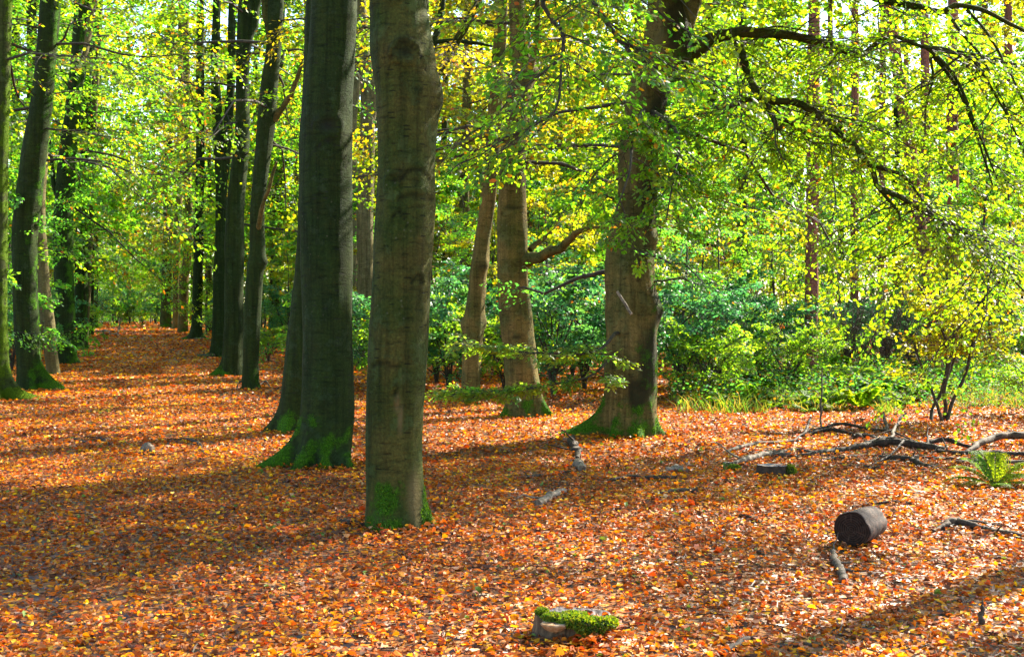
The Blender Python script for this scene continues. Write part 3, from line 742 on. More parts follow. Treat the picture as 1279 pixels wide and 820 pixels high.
limb(T1, [(648, 332, 17.5, 20), (660, 324, 17.4, 17), (675, 320, 17.2, 14), (695, 311, 17, 12), (708, 303, 16.9, 10), (722, 290, 16.8, 8), (738, 284, 16.7, 5), (760, 285, 16.6, 3)], M['bark_brown'], n=24, seed=30)
limb(T1, [(662, 312, 17.5, 8), (675, 300, 17.6, 6), (688, 290, 17.7, 5), (700, 270, 17.8, 3)], M['bark_brown'], n=12, seed=31)
limb(T1, [(636, 175, 17.4, 7), (610, 168, 17.2, 6), (590, 172, 17.0, 5), (570, 182, 16.8, 4.5), (548, 192, 16.6, 3.5), (530, 198, 16.5, 2)], M['bark_pale'], n=16, seed=32)
limb(T1, [(660, 95, 17.4, 9), (668, 60, 17.3, 8), (672, 20, 17.2, 7), (668, -40, 17.1, 6)], M['bark_brown'], n=14, seed=33)
T5 = TREES['C5'][0]
T5d = TREES['C5'][3]
limb(T5, [(526, 130, T5d, 14), (540, 100, T5d - .2, 12), (560, 70, T5d - .4, 11), (578, 40, T5d - .6, 10), (598, 0, T5d - .8, 8), (620, -60, T5d - 1, 5)], M['bark'], n=20, seed=34)
limb(T5, [(530, 80, T5d, 10), (541, 58, T5d, 9), (550, 20, T5d, 8.5), (556, -30, T5d, 6)], M['bark_dark'], n=14, seed=35)
limb(T5, [(530, 62, T5d, 7), (548, 52, T5d, 6), (580, 52, T5d - .2, 5), (615, 58, T5d - .4, 3)], M['bark_dark'], n=14, seed=36)
T3 = TREES['C3'][0]
T3d = TREES['C3'][3]
limb(T3, [(460, 160, T3d, 12), (468, 120, T3d, 11), (462, 90, T3d, 9), (456, 50, T3d, 7), (454, 0, T3d, 6)], M['bark_pale'], n=14, seed=37)
T4b, d4 = TREES['R4'][0], TREES['R4'][3]
limb(T4b, [(341, 52, d4, 15), (336, 25, d4, 13), (331, 0, d4, 11), (324, -60, d4, 9)], M['bark'], n=14, seed=38)
limb(T4b, [(342, 150, d4, 10), (352, 135, d4 - .1, 8), (362, 120, d4 - .2, 7), (370, 100, d4 - .3, 6), (376, 85, d4 - .4, 5), (382, 60, d4 - .5, 3)], M['bark_brown'], n=16, seed=39)
limb(T4b, [(323, 285, d4 - .1, 7), (326, 265, d4 - .3, 6), (330, 250, d4 - .4, 5), (336, 235, d4 - .5, 5), (342, 212, d4 - .6, 4), (346, 202, d4 - .7, 3)], M['bark_brown'], n=16, seed=40)
limb(TREES['R5'][0], [(305, 75, TREES['R5'][3], 14), (310, 50, TREES['R5'][3], 13), (318, 20, TREES['R5'][3], 12), (324, -20, TREES['R5'][3], 10)], M['bark_dark'], n=14, seed=41)
limb(TREES['R6'][0], [(277, 235, TREES['R6'][3], 12), (283, 180, TREES['R6'][3], 12), (287, 120, TREES['R6'][3], 11), (289, 60, TREES['R6'][3], 10), (290, -20, TREES['R6'][3], 9)], M['bark_dark'], n=14, seed=42)
limb(TREES['L3'][0], [(92, 125, TREES['L3'][3], 14), (99, 90, TREES['L3'][3], 12), (108, 50, TREES['L3'][3], 11), (117, 0, TREES['L3'][3], 10), (122, -40, TREES['L3'][3], 8)], M['bark_pale'], n=14, seed=43)
limb(TREES['L4'][0], [(106, 420, TREES['L4'][3] + .4, 9), (112, 300, TREES['L4'][3] + .3, 9), (116, 200, TREES['L4'][3] + .2, 8), (120, 100, TREES['L4'][3], 7), (126, 0, TREES['L4'][3], 6)], M['bark_pale'], n=18, seed=44)
limb(TREES['L3'][0], [(74, 250, TREES['L3'][3], 6), (66, 225, TREES['L3'][3], 5), (64, 190, TREES['L3'][3], 4), (58, 150, TREES['L3'][3], 3)], M['bark_dark'], n=12, seed=45)


# ------------------------------------------------------------------ foliage on the big beech
def along(lm, q0, q1, k, rng):
    p, rad = lm
    q = q0 + (q1 - q0) * np.sort(rng.random(k))
    i = np.minimum((q * (len(p) - 1)).astype(int), len(p) - 2)
    f = (q * (len(p) - 1) - i)[:, None]
    return p[i] * (1 - f) + p[i + 1] * f, norm(p[i + 1] - p[i])


def foliage_on(parent, specs, rng, name='foliage', mat='leaf'):
    """second order branchlets leave each bough sideways and droop; flat leafy sprays grow along them"""
    mb = MB()
    off = np.array(parent.location)
    for lm, q0, q1, k, L0, L1, pal, kw in specs:
        kw = dict(kw)
        rise, per, bl, flat, back, sag = kw.pop('rise', -0.1), kw.pop('per', 5), kw.pop('bl', 1.0), kw.pop('flat', 0.25), kw.pop('back', 0.0), kw.pop('sag', 0.28)
        S, T = along(lm, q0, q1, k, rng)
        S = S - off
        az = rng.random(k) * 2 * PI
        D = norm(np.stack((np.cos(az), np.sin(az) + back, rise + rng.normal(0, flat, k)), -1) + T * 0.6)
        B = bl * (L0 + (L1 - L0) * rng.random(k))
        s5 = np.linspace(0, 1, 6)
        pt = S[:, None] + D[:, None] * (B[:, None] * s5)[..., None] + rng.normal(0, 0.04, (k, 6, 3)) * (B[:, None] * s5)[..., None]
        pt[..., 2] -= sag * B[:, None] * s5 ** 2
        V, f = tubes(pt, (0.0045 + 0.004 * B)[:, None] * (1.05 - 0.85 * s5)[None], 4)
        mb.add(V, f, 1)
        q = 0.12 + 0.88 * (np.arange(per)[None] + rng.random((k, per))) / per
        q[:, -1] = 0.98
        kk = np.clip(q * 5, 0, 4.999); ii = kk.astype(int); fr = (kk - ii)[..., None]
        bi = np.arange(k)[:, None]
        SS = pt[bi, ii] * (1 - fr) + pt[bi, ii + 1] * fr
        TT = norm(pt[bi, ii + 1] - pt[bi, ii])
        sd = norm(np.cross(TT, np.array((0, 0, 1.0))))
        sg = np.where(np.arange(per) % 2, 1.0, -1.0)[None, :, None]
        DD = TT * 0.8 + sd * sg * (1.0 - 0.7 * q[..., None]) + rng.normal(0, 0.15, TT.shape)
        LL = B[:, None] * 0.42 * (1.15 - 0.5 * q) * (0.75 + 0.5 * rng.random((k, per)))
        sprays(mb, SS.reshape(-1, 3), DD.reshape(-1, 3), LL.ravel(), rng, pal, **kw)
    return mb.build(name, [M[mat], M['twig']], parent)


r4 = np.random.default_rng(5)
near = dict(NT=6, NL=5, leaf=0.060, spread=0.6, droop=0.14, tilt=0.42, roll=0.16, flat=0.14, sag=0.15, rise=-0.03, odd=0.02, sub=True, bl=1.7, per=5)
foliage_on(T4, [
    (LA, 0.08, 0.85, 46, 0.5, 1.25, LIME, dict(near, back=0.55)),
    (LB, 0.02, 1.0, 52, 0.5, 1.2, LIME, dict(near, back=0.55)),
    (LB2, 0.2, 1.0, 12, 0.4, 0.9, GREEN, dict(near, back=0.55)),
    (LB3, 0.2, 1.0, 14, 0.4, 0.9, LIME, dict(near, back=0.55)),
    (LB4, 0.2, 1.0, 13, 0.4, 0.9, LIME, dict(near, back=0.55)),
    (LT, 0.25, 0.75, 20, 0.5, 1.1, LIME, dict(near, back=0.55)),
] + [(q, 0.3, 1.0, 3, 0.3, 0.7, LIME, dict(near)) for q in DR] + [
    (LD, 0.35, 1.0, 16, 0.4, 0.85, GREEN, dict(near, odd=0.06)),
    (LD2, 0.3, 1.0, 18, 0.35, 0.8, GREEN, dict(near, odd=0.06)),
    (LI, 0.2, 1.0, 15, 0.3, 0.7, GREEN, dict(near, odd=0.05, leaf=0.056, bl=1.1, flat=.3)),
    (LJ, 0.2, 1.0, 15, 0.3, 0.7, GREEN, dict(near, odd=0.05, leaf=0.056, bl=1.1, flat=.3)),
    (LE, 0.25, 1.0, 18, 0.3, 0.75, PALE, dict(near, rise=0.03, flat=0.06, droop=0.06, tilt=0.25, leaf=0.052, sag=0.06, bl=0.8, per=5, roll=0.12)),
    (LG, 0.2, 1.0, 18, 0.3, 0.8, PALE, dict(near, rise=0.03, flat=0.06, droop=0.06, tilt=0.25, leaf=0.052, sag=0.06, bl=0.8, per=5, roll=0.12)),
], r4, 'crown')


def crown_part(key, rng, **kw):
    t, loc, ax, d = TREES[key]
    mb = MB()
    kw.setdefault('sub', d < 26)
    crown(mb, rng, axis=ax, **kw)
    mb.build('crown', [M['leaf'], M['twig']], t)


rc = np.random.default_rng(21)
# foliage of C4 around the traced boughs, with unseen forward boughs added for shade
t, loc, ax, d = TREES['C4']
mb = MB()
crown(mb, rc, 3.4, 5.5, 13, 3.6, (0.0, 0.4), 10, LIME, NT=8, NL=5, leaf=0.065, axis=ax, odd=0.03, shape='hex', az_lim=(-0.1, PI + 0.1), sub=True)
crown(mb, rc, 5.5, 7.5, 8, 3.6, (0.3, 0.5), 10, LIME, NT=8, NL=5, leaf=0.075, axis=ax, odd=0.03)
crown(mb, rc, 1.7, 3.2, 6, 1.5, (-0.1, 0.1), 8, TEAL, NT=8, NL=5, leaf=0.05, axis=ax, odd=0.02, shape='hex', droop=0.1, curve=0.1, tilt=0.3)
crown(mb, rc, 7.5, 14, 16, 3.8, (0.3, 0.9), 8, GREEN, NT=7, NL=4, leaf=0.13, axis=ax)
crown(mb, rc, 5.6, 7.2, 16, 5.2, (0.1, 0.3), 12, LIME, NT=8, NL=5, leaf=0.085, axis=ax, az_lim=(-0.95, 0.35), curve=0.05)  # unseen outer boughs, added to shade the floor on the left
crown(mb, rc, 5.3, 6.8, 22, 5.4, (0.1, 0.25), 12, LIME, NT=8, NL=5, leaf=0.09, axis=ax, az_lim=(-2.0, -0.6), curve=0.05)  # boughs above the view, spread forward to cast shade on the floor
mb.build('crown', [M['leaf'], M['twig']], t)
# beech added out of view so that its crown shades the near floor
tree('C6', [(570, 1740, 60), (500, 1740, 54), (300, 1745, 50), (0, 1740, 44), (-300, 1735, 36)], mat='bark', label='unseen beech added beyond the picture edge to shade the fallen leaves', segs=24, step=0.2, height=12, seed=25)
crown_part('C6', rc, h0=4.6, h1=8.0, nb=16, B=3.0, elev=(0.0, 0.5), per=9, pal=LIME, NT=8, NL=5, leaf=0.08)
crown_part('C1', rc, h0=3.6, h1=14, nb=22, B=3.6, elev=(0.05, 0.8), per=8, pal=YELLOW * 0.75 + LIME[:4] * 0.25, NT=8, NL=6, leaf=0.070, odd=0.05, shape='hex')
crown_part('C2', rc, h0=3.8, h1=14, nb=18, B=3.4, elev=(0.05, 0.8), per=8, pal=LIME, NT=8, NL=6, leaf=0.075, odd=0.04)
crown_part('C3', rc, h0=5.0, h1=17, nb=18, B=3.6, elev=(0.1, 0.8), per=8, pal=GREEN, NT=8, NL=6, leaf=0.10, odd=0.03)
crown_part('C5', rc, h0=4.2, h1=15, nb=18, B=3.6, elev=(0.1, 0.8), per=8, pal=YELLOW * 0.85 + LIME[:4] * 0.15, NT=8, NL=6, leaf=0.085, odd=0.1)
for k, pal in (('R1', GREEN), ('R2', GREEN), ('R3', GREEN)):
    crown_part(k, rc, h0=7.0, h1=15, nb=14, B=3.2, elev=(0.3, 1.0), per=7, pal=pal, NT=6, NL=4, leaf=0.14)
for k, pal, h in (('R4', LIME, 4.2), ('R5', GREEN, 4.5), ('R6', LIME, 4.2), ('R7', ORANGE * .5 + GREEN[:4] * .5, 4.6), ('L0', LIME, 5.5), ('L1', LIME, 5.0), ('L2', GREEN, 4.5), ('L3', GREEN, 4.5), ('L4', TEAL * .5 + GREEN * .5, 4.5),
                  ('R8', ORANGE * .5 + GREEN[:4] * .5, 5.5), ('Rb', GREEN, 5)):
    far = TREES[k][3] > 33
    crown_part(k, rc, h0=h, h1=17, nb=24 if not far else 30, B=3.6 if not far else 5.0, elev=(-0.05, 0.8), per=8, pal=pal, NT=7, NL=6, leaf=0.088 if not far else 0.15, odd=0.07)
for k in ('R9', 'R10', 'L5', 'L6'):
    crown_part(k, rc, h0=6, h1=21, nb=30, B=4.5, elev=(-0.05, 0.8), per=8, pal=ORANGE * .35 + GREEN[:4] * .65 if k[0] == 'R' else GREEN, NT=5, NL=4, leaf=0.26, odd=0.08)

# ------------------------------------------------------------------ copied woodland: saplings, shrubs, tall trees
LANDMARKS = []   # filled below for labels


def proto_sapling(name, seed, H, B, pal, leaf, nb, odd=0.03, stems=1, per=7, h0=0.5):
    rng = np.random.default_rng(seed)
    st = MB()
    for s in range(stems):
        a = seed + s * 2.2
        lean = 0.05 if stems == 1 else 0.25
        pts = [(0.1 * s * math.cos(a), 0.1 * s * math.sin(a), -0.1)] + [(0.1 * s * math.cos(a) + math.cos(a) * lean * h + rng.normal(0, .03), math.sin(a) * lean * h + rng.normal(0, .03), h) for h in np.linspace(0.3, H * 0.95, 7)]
        q = smooth_path(pts, 16)
        V, f = tubes(q[None], np.linspace(0.012 * H ** 0.8, 0.006, 16)[None], 6)
        st.add(V, f, 0, smooth=True, moss=np.zeros(len(V)))
    cr = MB()
    crown(cr, rng, h0, H, nb, B, (0.15, 0.7), per, pal, NT=8, NL=6, leaf=leaf * 0.72, r0=0.014, odd=odd, curve=0.2, top_taper=0.7)
    return st.mesh(name + '_stem', [M['twig']]), cr.mesh(name + '_crown', [M['leaf'], M['twig']])


def proto_shrub(name, seed, H, B, pal, leaf, nb, mat='shrub'):
    rng = np.random.default_rng(seed)
    cr = MB()
    crown(cr, rng, 0.1, H * 0.8, nb, B, (0.75, 0.5), 8, pal, NT=7, NL=6, leaf=leaf, r0=0.014, curve=0.15, top_taper=0.3, odd=0.01, tilt=0.6)
    st = MB()
    for s in range(6):
        a = s * 1.05 + seed
        q = smooth_path([(0, 0, -0.1), (0.15 * math.cos(a), 0.15 * math.sin(a), 0.3 * H), (0.45 * B * math.cos(a), 0.45 * B * math.sin(a), 0.8 * H)], 8)
        V, f = tubes(q[None], np.linspace(0.02, 0.006, 8)[None], 5)
        st.add(V, f, 0, smooth=True, moss=np.zeros(len(V)))
    return st.mesh(name + '_stems', [M['twig']]), cr.mesh(name + '_leaves', [M[mat], M['twig']])


def proto_tall(name, seed, H, pal, leaf, h0, bark, r=0.22, B=4.2, odd=0.03):
    pts = [(HY + F * EYE / 40, CX, 2 * r * F / 40)]
    d = 40.0
    rng = np.random.default_rng(seed)
    u = CX
    for z in np.linspace(1, H * 0.7, 6):
        u += rng.normal(0, 2.5)
        pts.append((HY - (z - EYE) * F / d, u, 2 * r * (1 - 0.5 * z / H) * F / d))
    me, loc, ax = trunk_mesh(pts, d, M[bark], segs=14, step=0.4, height=H, seed=seed, flare=0.4, moss=0.5, name=name + '_trunk')
    cr = MB()
    crown(cr, rng, h0, H, 46, B, (0.0, 0.9), 9, pal, NT=8, NL=7, leaf=leaf * 0.78, axis=ax, odd=odd)
    return me, cr.mesh(name + '_crown', [M['leaf'], M['twig']])


SAP = [proto_sapling('sapling_a', 31, 5.0, 1.9, LIME, 0.11, 20), proto_sapling('sapling_b', 32, 6.5, 2.3, GREEN, 0.13, 24),
       proto_sapling('sapling_c', 33, 4.2, 1.7, YELLOW * .6 + LIME[:4] * .4, 0.10, 18, odd=0.06), proto_sapling('sapling_d', 34, 5.5, 2.2, TEAL * .5 + GREEN * .5, 0.12, 22)]
SHR = [proto_shrub('shrub_a', 41, 2.2, 1.5, TEAL * 1.1, 0.075, 21), proto_shrub('shrub_b', 42, 1.7, 1.5, TEAL * .25 + LIME * .75, 0.07, 20, 'leaf'), proto_shrub('shrub_c', 43, 2.6, 1.5, TEAL * .9 + GREEN * .2, 0.08, 19)]
TALL = [proto_tall('tall_a', 51, 18, GREEN, 0.21, 3.6, 'bark'), proto_tall('tall_b', 52, 21, LIME, 0.23, 4.5, 'bark_dark', 0.26), proto_tall('tall_c', 53, 17, ORANGE * .4 + GREEN[:4] * .6, 0.21, 4.0, 'bark_brown', 0.2, odd=0.1)]
COLN = {'sap': ['lime green', 'mid green', 'yellow tinged', 'bluish green'], 'shr': ['dark teal', 'green', 'tall blue green'], 'tall': ['green crowned', 'light green crowned', 'orange tinged']}
PLACED = []


def place(kind, i, u, d, scale=1.0, rz=None):
    proto = {'sap': SAP, 'shr': SHR, 'tall': TALL}[kind][i]
    nm = {'sap': 'beech_sapling', 'shr': 'evergreen_shrub', 'tall': 'woodland_tree'}[kind]
    x = wx(u, d)
    t = thing(nm, '', {'sap': 'sapling', 'shr': 'shrub', 'tall': 'tree'}[kind], (x, d, float(gz_np(np.array([x]), np.array([d]))[0])),
              {'sap': 'beech saplings of the understorey', 'shr': 'evergreen shrubs behind the clearing', 'tall': 'trees deeper in the wood'}[kind])
    t.scale = (scale,) * 3
    t.rotation_euler[2] = rz if rz is not None else random.random() * 6.28
    link(proto[0], 'trunk' if kind == 'tall' else 'stem', t)
    link(proto[1], 'crown' if kind != 'shr' else 'foliage', t)
    PLACED.append((kind, i, u, d, t))
    return t


# understorey across the view (picture column, distance)
for i, u, d, s in [  # beyond the row across the path
    (1, -40, 27, 1.0), (3, 25, 31, 1.0), (0, 5, 44, 1.1), (3, 62, 41, 0.9), (1, 85, 60, 1.2), (2, 40, 62, 1.1), (3, 100, 84, 1.2),
    # end of the path
    (1, 120, 118, 1.7), (0, 140, 112, 1.3), (1, 158, 120, 1.5), (0, 175, 114, 1.2), (2, 190, 122, 1.6), (1, 205, 118, 1.5), (3, 232, 112, 1.5),
    # right of the path, behind the right-hand row
    (0, 262, 88, 1.4), (1, 258, 66, 1.1), (2, 310, 74, 1.3), (3, 330, 50, 1.0), (1, 352, 82, 1.4), (0, 362, 44, 0.9), (3, 385, 60, 1.1),
    (1, 420, 52, 1.1), (0, 448, 40, 1.0),
    # across the clearing
    (2, 480, 34, 1.0), (3, 545, 29, 0.9), (0, 560, 40, 1.1), (2, 625, 27, 0.95), (1, 610, 46, 1.1), (2, 690, 25, 1.0), (3, 665, 36, 1.0), (0, 725, 31, 1.1),
    (2, 745, 42, 1.1), (3, 850, 23, 0.8), (0, 870, 30, 1.0), (3, 905, 26, 0.8), (2, 940, 34, 0.9), (0, 985, 25, 0.7), (2, 1000, 44, 1.1), (3, 1090, 38, 0.8),
    (3, 1180, 30, 0.9), (1, 1240, 25, 1.0), (2, 1290, 33, 1.1), (1, 1330, 27, 1.0), (0, 1230, 46, 1.1)]:
    place('sap', i, u, d, s)
for i, u, d, s in [(0, 470, 24, 1.0), (1, 505, 23, .9), (0, 545, 25, 1.0), (2, 560, 22.5, .9), (1, 630, 22.5, 1.0), (2, 690, 21.5, 1.0), (0, 730, 23, 1.1), (2, 715, 27, 1.1), (0, 850, 21, 1.0), (1, 885, 20.5, .8),
                   (2, 900, 24, 1.0), (0, 950, 24, .9), (1, 985, 22, .75), (2, 655, 28, 1.1), (1, 1020, 28, .8), (0, 590, 28, 1.1), (1, 1290, 17.5, .5), (0, 1140, 33, .8), (1, 1210, 29, .7), (2, 360, 40, 1.0), (1, 335, 34, .6), (0, 1080, 40, .9)]:
    place('shr', i, u, d, s)
for i, u, d in [(0, -60, 36), (1, 20, 55), (2, 60, 78), (0, 90, 100), (1, 160, 135), (2, 185, 140), (0, 240, 105), (1, 285, 92), (0, 320, 60), (2, 370, 72), (0, 410, 84), (1, 440, 58), (2, 480, 48), (0, 555, 56), (1, 600, 70),
                (2, 660, 52), (1, 700, 66), (0, 740, 80), (2, 845, 60), (1, 890, 46), (0, 940, 74), (2, 1090, 90), (0, 1260, 70), (1, 1330, 55)]:
    place('tall', i, u, d, 1.0)


# fuller thicket
for i, u, d, s in [(0, 1042, 33, .9), (2, 1078, 30, .6), (0, 1118, 34, .8), (2, 1150, 30, .7), (0, 1195, 33, .9), (2, 1245, 29, .8), (0, 1285, 27, .8)]:
    place('shr', i, u, d, s)
for i, u, d in [(0, 930, 38), (2, 1300, 40), (1, 1175, 80), (1, 1120, 64), (0, 1215, 58), (0, 1050, 70), (0, 880, 72), (2, 1345, 62)]:
    place('tall', i, u, d, .9)
for i, u, d, s in [(0, 128, 103, 1.5), (1, 146, 106, 1.4), (2, 162, 105, 1.3), (0, 178, 107, 1.5), (1, 194, 104, 1.6), (2, 208, 101, 1.6), (0, 40, 34, 1.0), (2, 15, 30, .9), (1, 60, 48, 1.2), (2, -30, 26, .8), (0, 80, 70, 1.6), (1, 265, 75, 1.4), (0, 300, 52, 1.0), (2, 385, 46, 1.0), (0, 420, 38, 1.0), (1, 440, 31, .9)]:
    place('shr', i, u, d, s)
for i, u, d, s in [(3, -20, 23.5, .8), (1, 5, 36, 1.1), (0, 52, 50, 1.2), (3, 30, 72, 1.4), (1, 72, 90, 1.7), (0, 108, 104, 1.6), (3, 150, 108, 1.3), (1, 168, 106, 1.0), (0, 188, 109, 1.2), (2, 200, 104, 1.4), (1, 220, 96, 1.5),
                   (0, 275, 58, 1.2), (3, 298, 62, 1.3), (1, 325, 66, 1.5), (0, 348, 70, 1.6), (2, 372, 50, 1.2), (1, 400, 70, 1.6), (3, 430, 33, .9), (0, 465, 58, 1.6), (1, 490, 44, 1.4), (3, 520, 52, 1.5), (0, 575, 33, 1.0), (1, 590, 58, 1.7),
                   (2, 640, 50, 1.5), (0, 675, 48, 1.4), (1, 705, 54, 1.6), (3, 735, 36, 1.2), (0, 770, 40, 1.3), (1, 790, 30, 1.1), (2, 815, 36, 1.2), (0, 845, 44, 1.5), (1, 875, 52, 1.6), (2, 915, 40, 1.3), (0, 950, 50, 1.5), (3, 970, 32, 1.0),
                   (0, 1040, 56, 1.5), (3, 1120, 48, 1.1), (3, 1150, 62, 1.5), (3, 1205, 40, 1.2), (3, 1275, 42, 1.4), (1, 1255, 32, 1.1), (1, 1310, 46, 1.5)]:
    place('sap', i, u, d, s)
for i, u, d in [(1, -90, 48), (0, 40, 42), (2, 75, 66), (1, 110, 112), (0, 142, 128), (2, 210, 126), (0, 262, 76), (1, 300, 104), (2, 340, 96), (0, 385, 56), (1, 425, 100), (2, 460, 74), (0, 500, 88), (1, 535, 72), (2, 580, 44), (0, 625, 90),
                (1, 655, 76), (2, 690, 96), (0, 720, 58), (1, 770, 66), (0, 815, 88), (2, 800, 48), (1, 865, 96), (0, 905, 62), (1, 965, 95), (0, 1000, 84), (1, 1050, 100), (2, 1150, 104), (0, 1200, 88), (1, 1240, 98), (2, 1300, 84)]:
    place('tall', i, u, d, 1.0 + 0.12 * math.sin(u))


# ------------------------------------------------------------------ pines
def pine(u, d, w, top_v, label, lean=0.0, seed=1, mat='pine', H=24):
    vb = HY + F * EYE / d
    pts = [(vb, u, w * 1.15), (vb - 40, u, w), (200, u + lean * 0.5, w * 0.92), (0, u + lean, w * 0.82), (-100, u + lean * 1.2, w * .75)]
    t = tree('pine%d' % seed, pts, d, mat, label, name='pine_tree', segs=18, step=0.25, height=H, seed=seed, flare=0.25, moss=0.1, amp=0.02)
    rng = np.random.default_rng(seed)
    mb = MB()
    ax = TREES['pine%d' % seed][2]
    crown(mb, rng, H * 0.72, H * 0.98, 14, 2.6, (0.2, 0.9), 6, TEAL * .7, NT=5, NL=5, leaf=0.2, axis=ax, shape='dia', tilt=1.0)
    mb.build('crown', [M['leaf'], M['twig']], t)


pine(1189, 26, 15, 0, 'straight reddish pine trunk rising behind the drooping twigs', 1, 61)
pine(1013, 24, 17, 0, 'dark reddish pine trunk behind the shrubs with its top lost in leaves', 4, 62)
pine(1067, 50, 11, 0, 'slim grey violet pine trunk standing in the hazy gap', 1, 63)
pine(1157, 36, 12, 0, 'violet grey pine trunk in the haze beside the straight reddish one', -2, 64)
pine(1168, 26, 17, 0, 'brown pine trunk behind the many stemmed bush', -60, 65)
pine(1100, 62, 9, 0, 'thin pale trunk far off in the hazy gap', 3, 66)
pine(1228, 58, 9, 0, 'thin straight trunk beyond the drooping twigs', 2, 67)
pine(1037, 66, 8, 0, 'thin distant pine trunk between the dark reddish and the slim violet pines', 0, 68)
pine(1130, 75, 7, 0, 'very thin far trunk between the pale and the violet pines', 2, 69)
pine(1262, 44, 12, 0, 'pine trunk behind the outermost hanging twigs', -3, 70)
pine(985, 70, 8, 0, 'thin far pine trunk beside the dark reddish pine', 2, 71)
pine(880, 56, 9, 0, 'thin pine trunk glimpsed through leaves beside the gnarled beech', 1, 72)

# ------------------------------------------------------------------ far wood as one mass
rf = np.random.default_rng(71)
mb = MB()
n = 70000
y = rf.uniform(125, 175, n); x = rf.uniform(-0.62, 0.62, n) * y
z = 40 * rf.random(n) ** 1.5
cl = np.array([mn.noise(Vector((a * 0.09, b * 0.05, c * 0.12))) for a, b, c in zip(x, y, z)])
keep = (cl > -0.2) & ((x / y < 0.22) | (rf.random(n) < 0.75))
x, y, z = x[keep], y[keep], z[keep]
k = len(x)
pal = np.vstack((GREEN, LIME, YELLOW[:2]))
add_leaves(mb, np.stack((x, y, z), -1), rf.normal(0, 1, (k, 3)), rf.normal(0, 1, (k, 3)), rf.uniform(0.5, 1.1, k), pick(pal, k, rf), 0, 'dia')
nt_ = 40
tx_ = rf.uniform(-0.6, 0.6, nt_); ty_ = rf.uniform(125, 170, nt_)
pt = np.stack([np.stack((tx_ * ty_ + rf.normal(0, .3, nt_), ty_, np.full(nt_, h)), -1) for h in (-0.2, 8, 16, 26)], 1)
V, f = tubes(pt, np.tile(np.array([.2, .16, .12, .08]), (nt_, 1)), 6)
mb.add(V, f, 1, smooth=True)
o = mb.build('far_woods', [M['leaf'], M['twig']])
tag(o, 'hazy mass of distant leafy woodland closing the view', 'woodland', kind='stuff')

# ------------------------------------------------------------------ leaf litter
LITTER = np.array([(0.40, 0.095, 0.006), (0.54, 0.170, 0.006), (0.35, 0.080, 0.008), (0.18, 0.058, 0.017), (0.115, 0.045, 0.023), (0.20, 0.080, 0.033), (0.42, 0.20, 0.065), (0.50, 0.30, 0.14),
                   (0.62, 0.28, 0.006), (0.68, 0.45, 0.010), (0.27, 0.09, 0.019), (0.43, 0.062, 0.006)])
LW = np.array([.20, .18, .15, .09, .07, .05, .03, .015, .10, .045, .05, .07])


PILES = []   # (x, y, z, radius, count): leaves caught on and against things


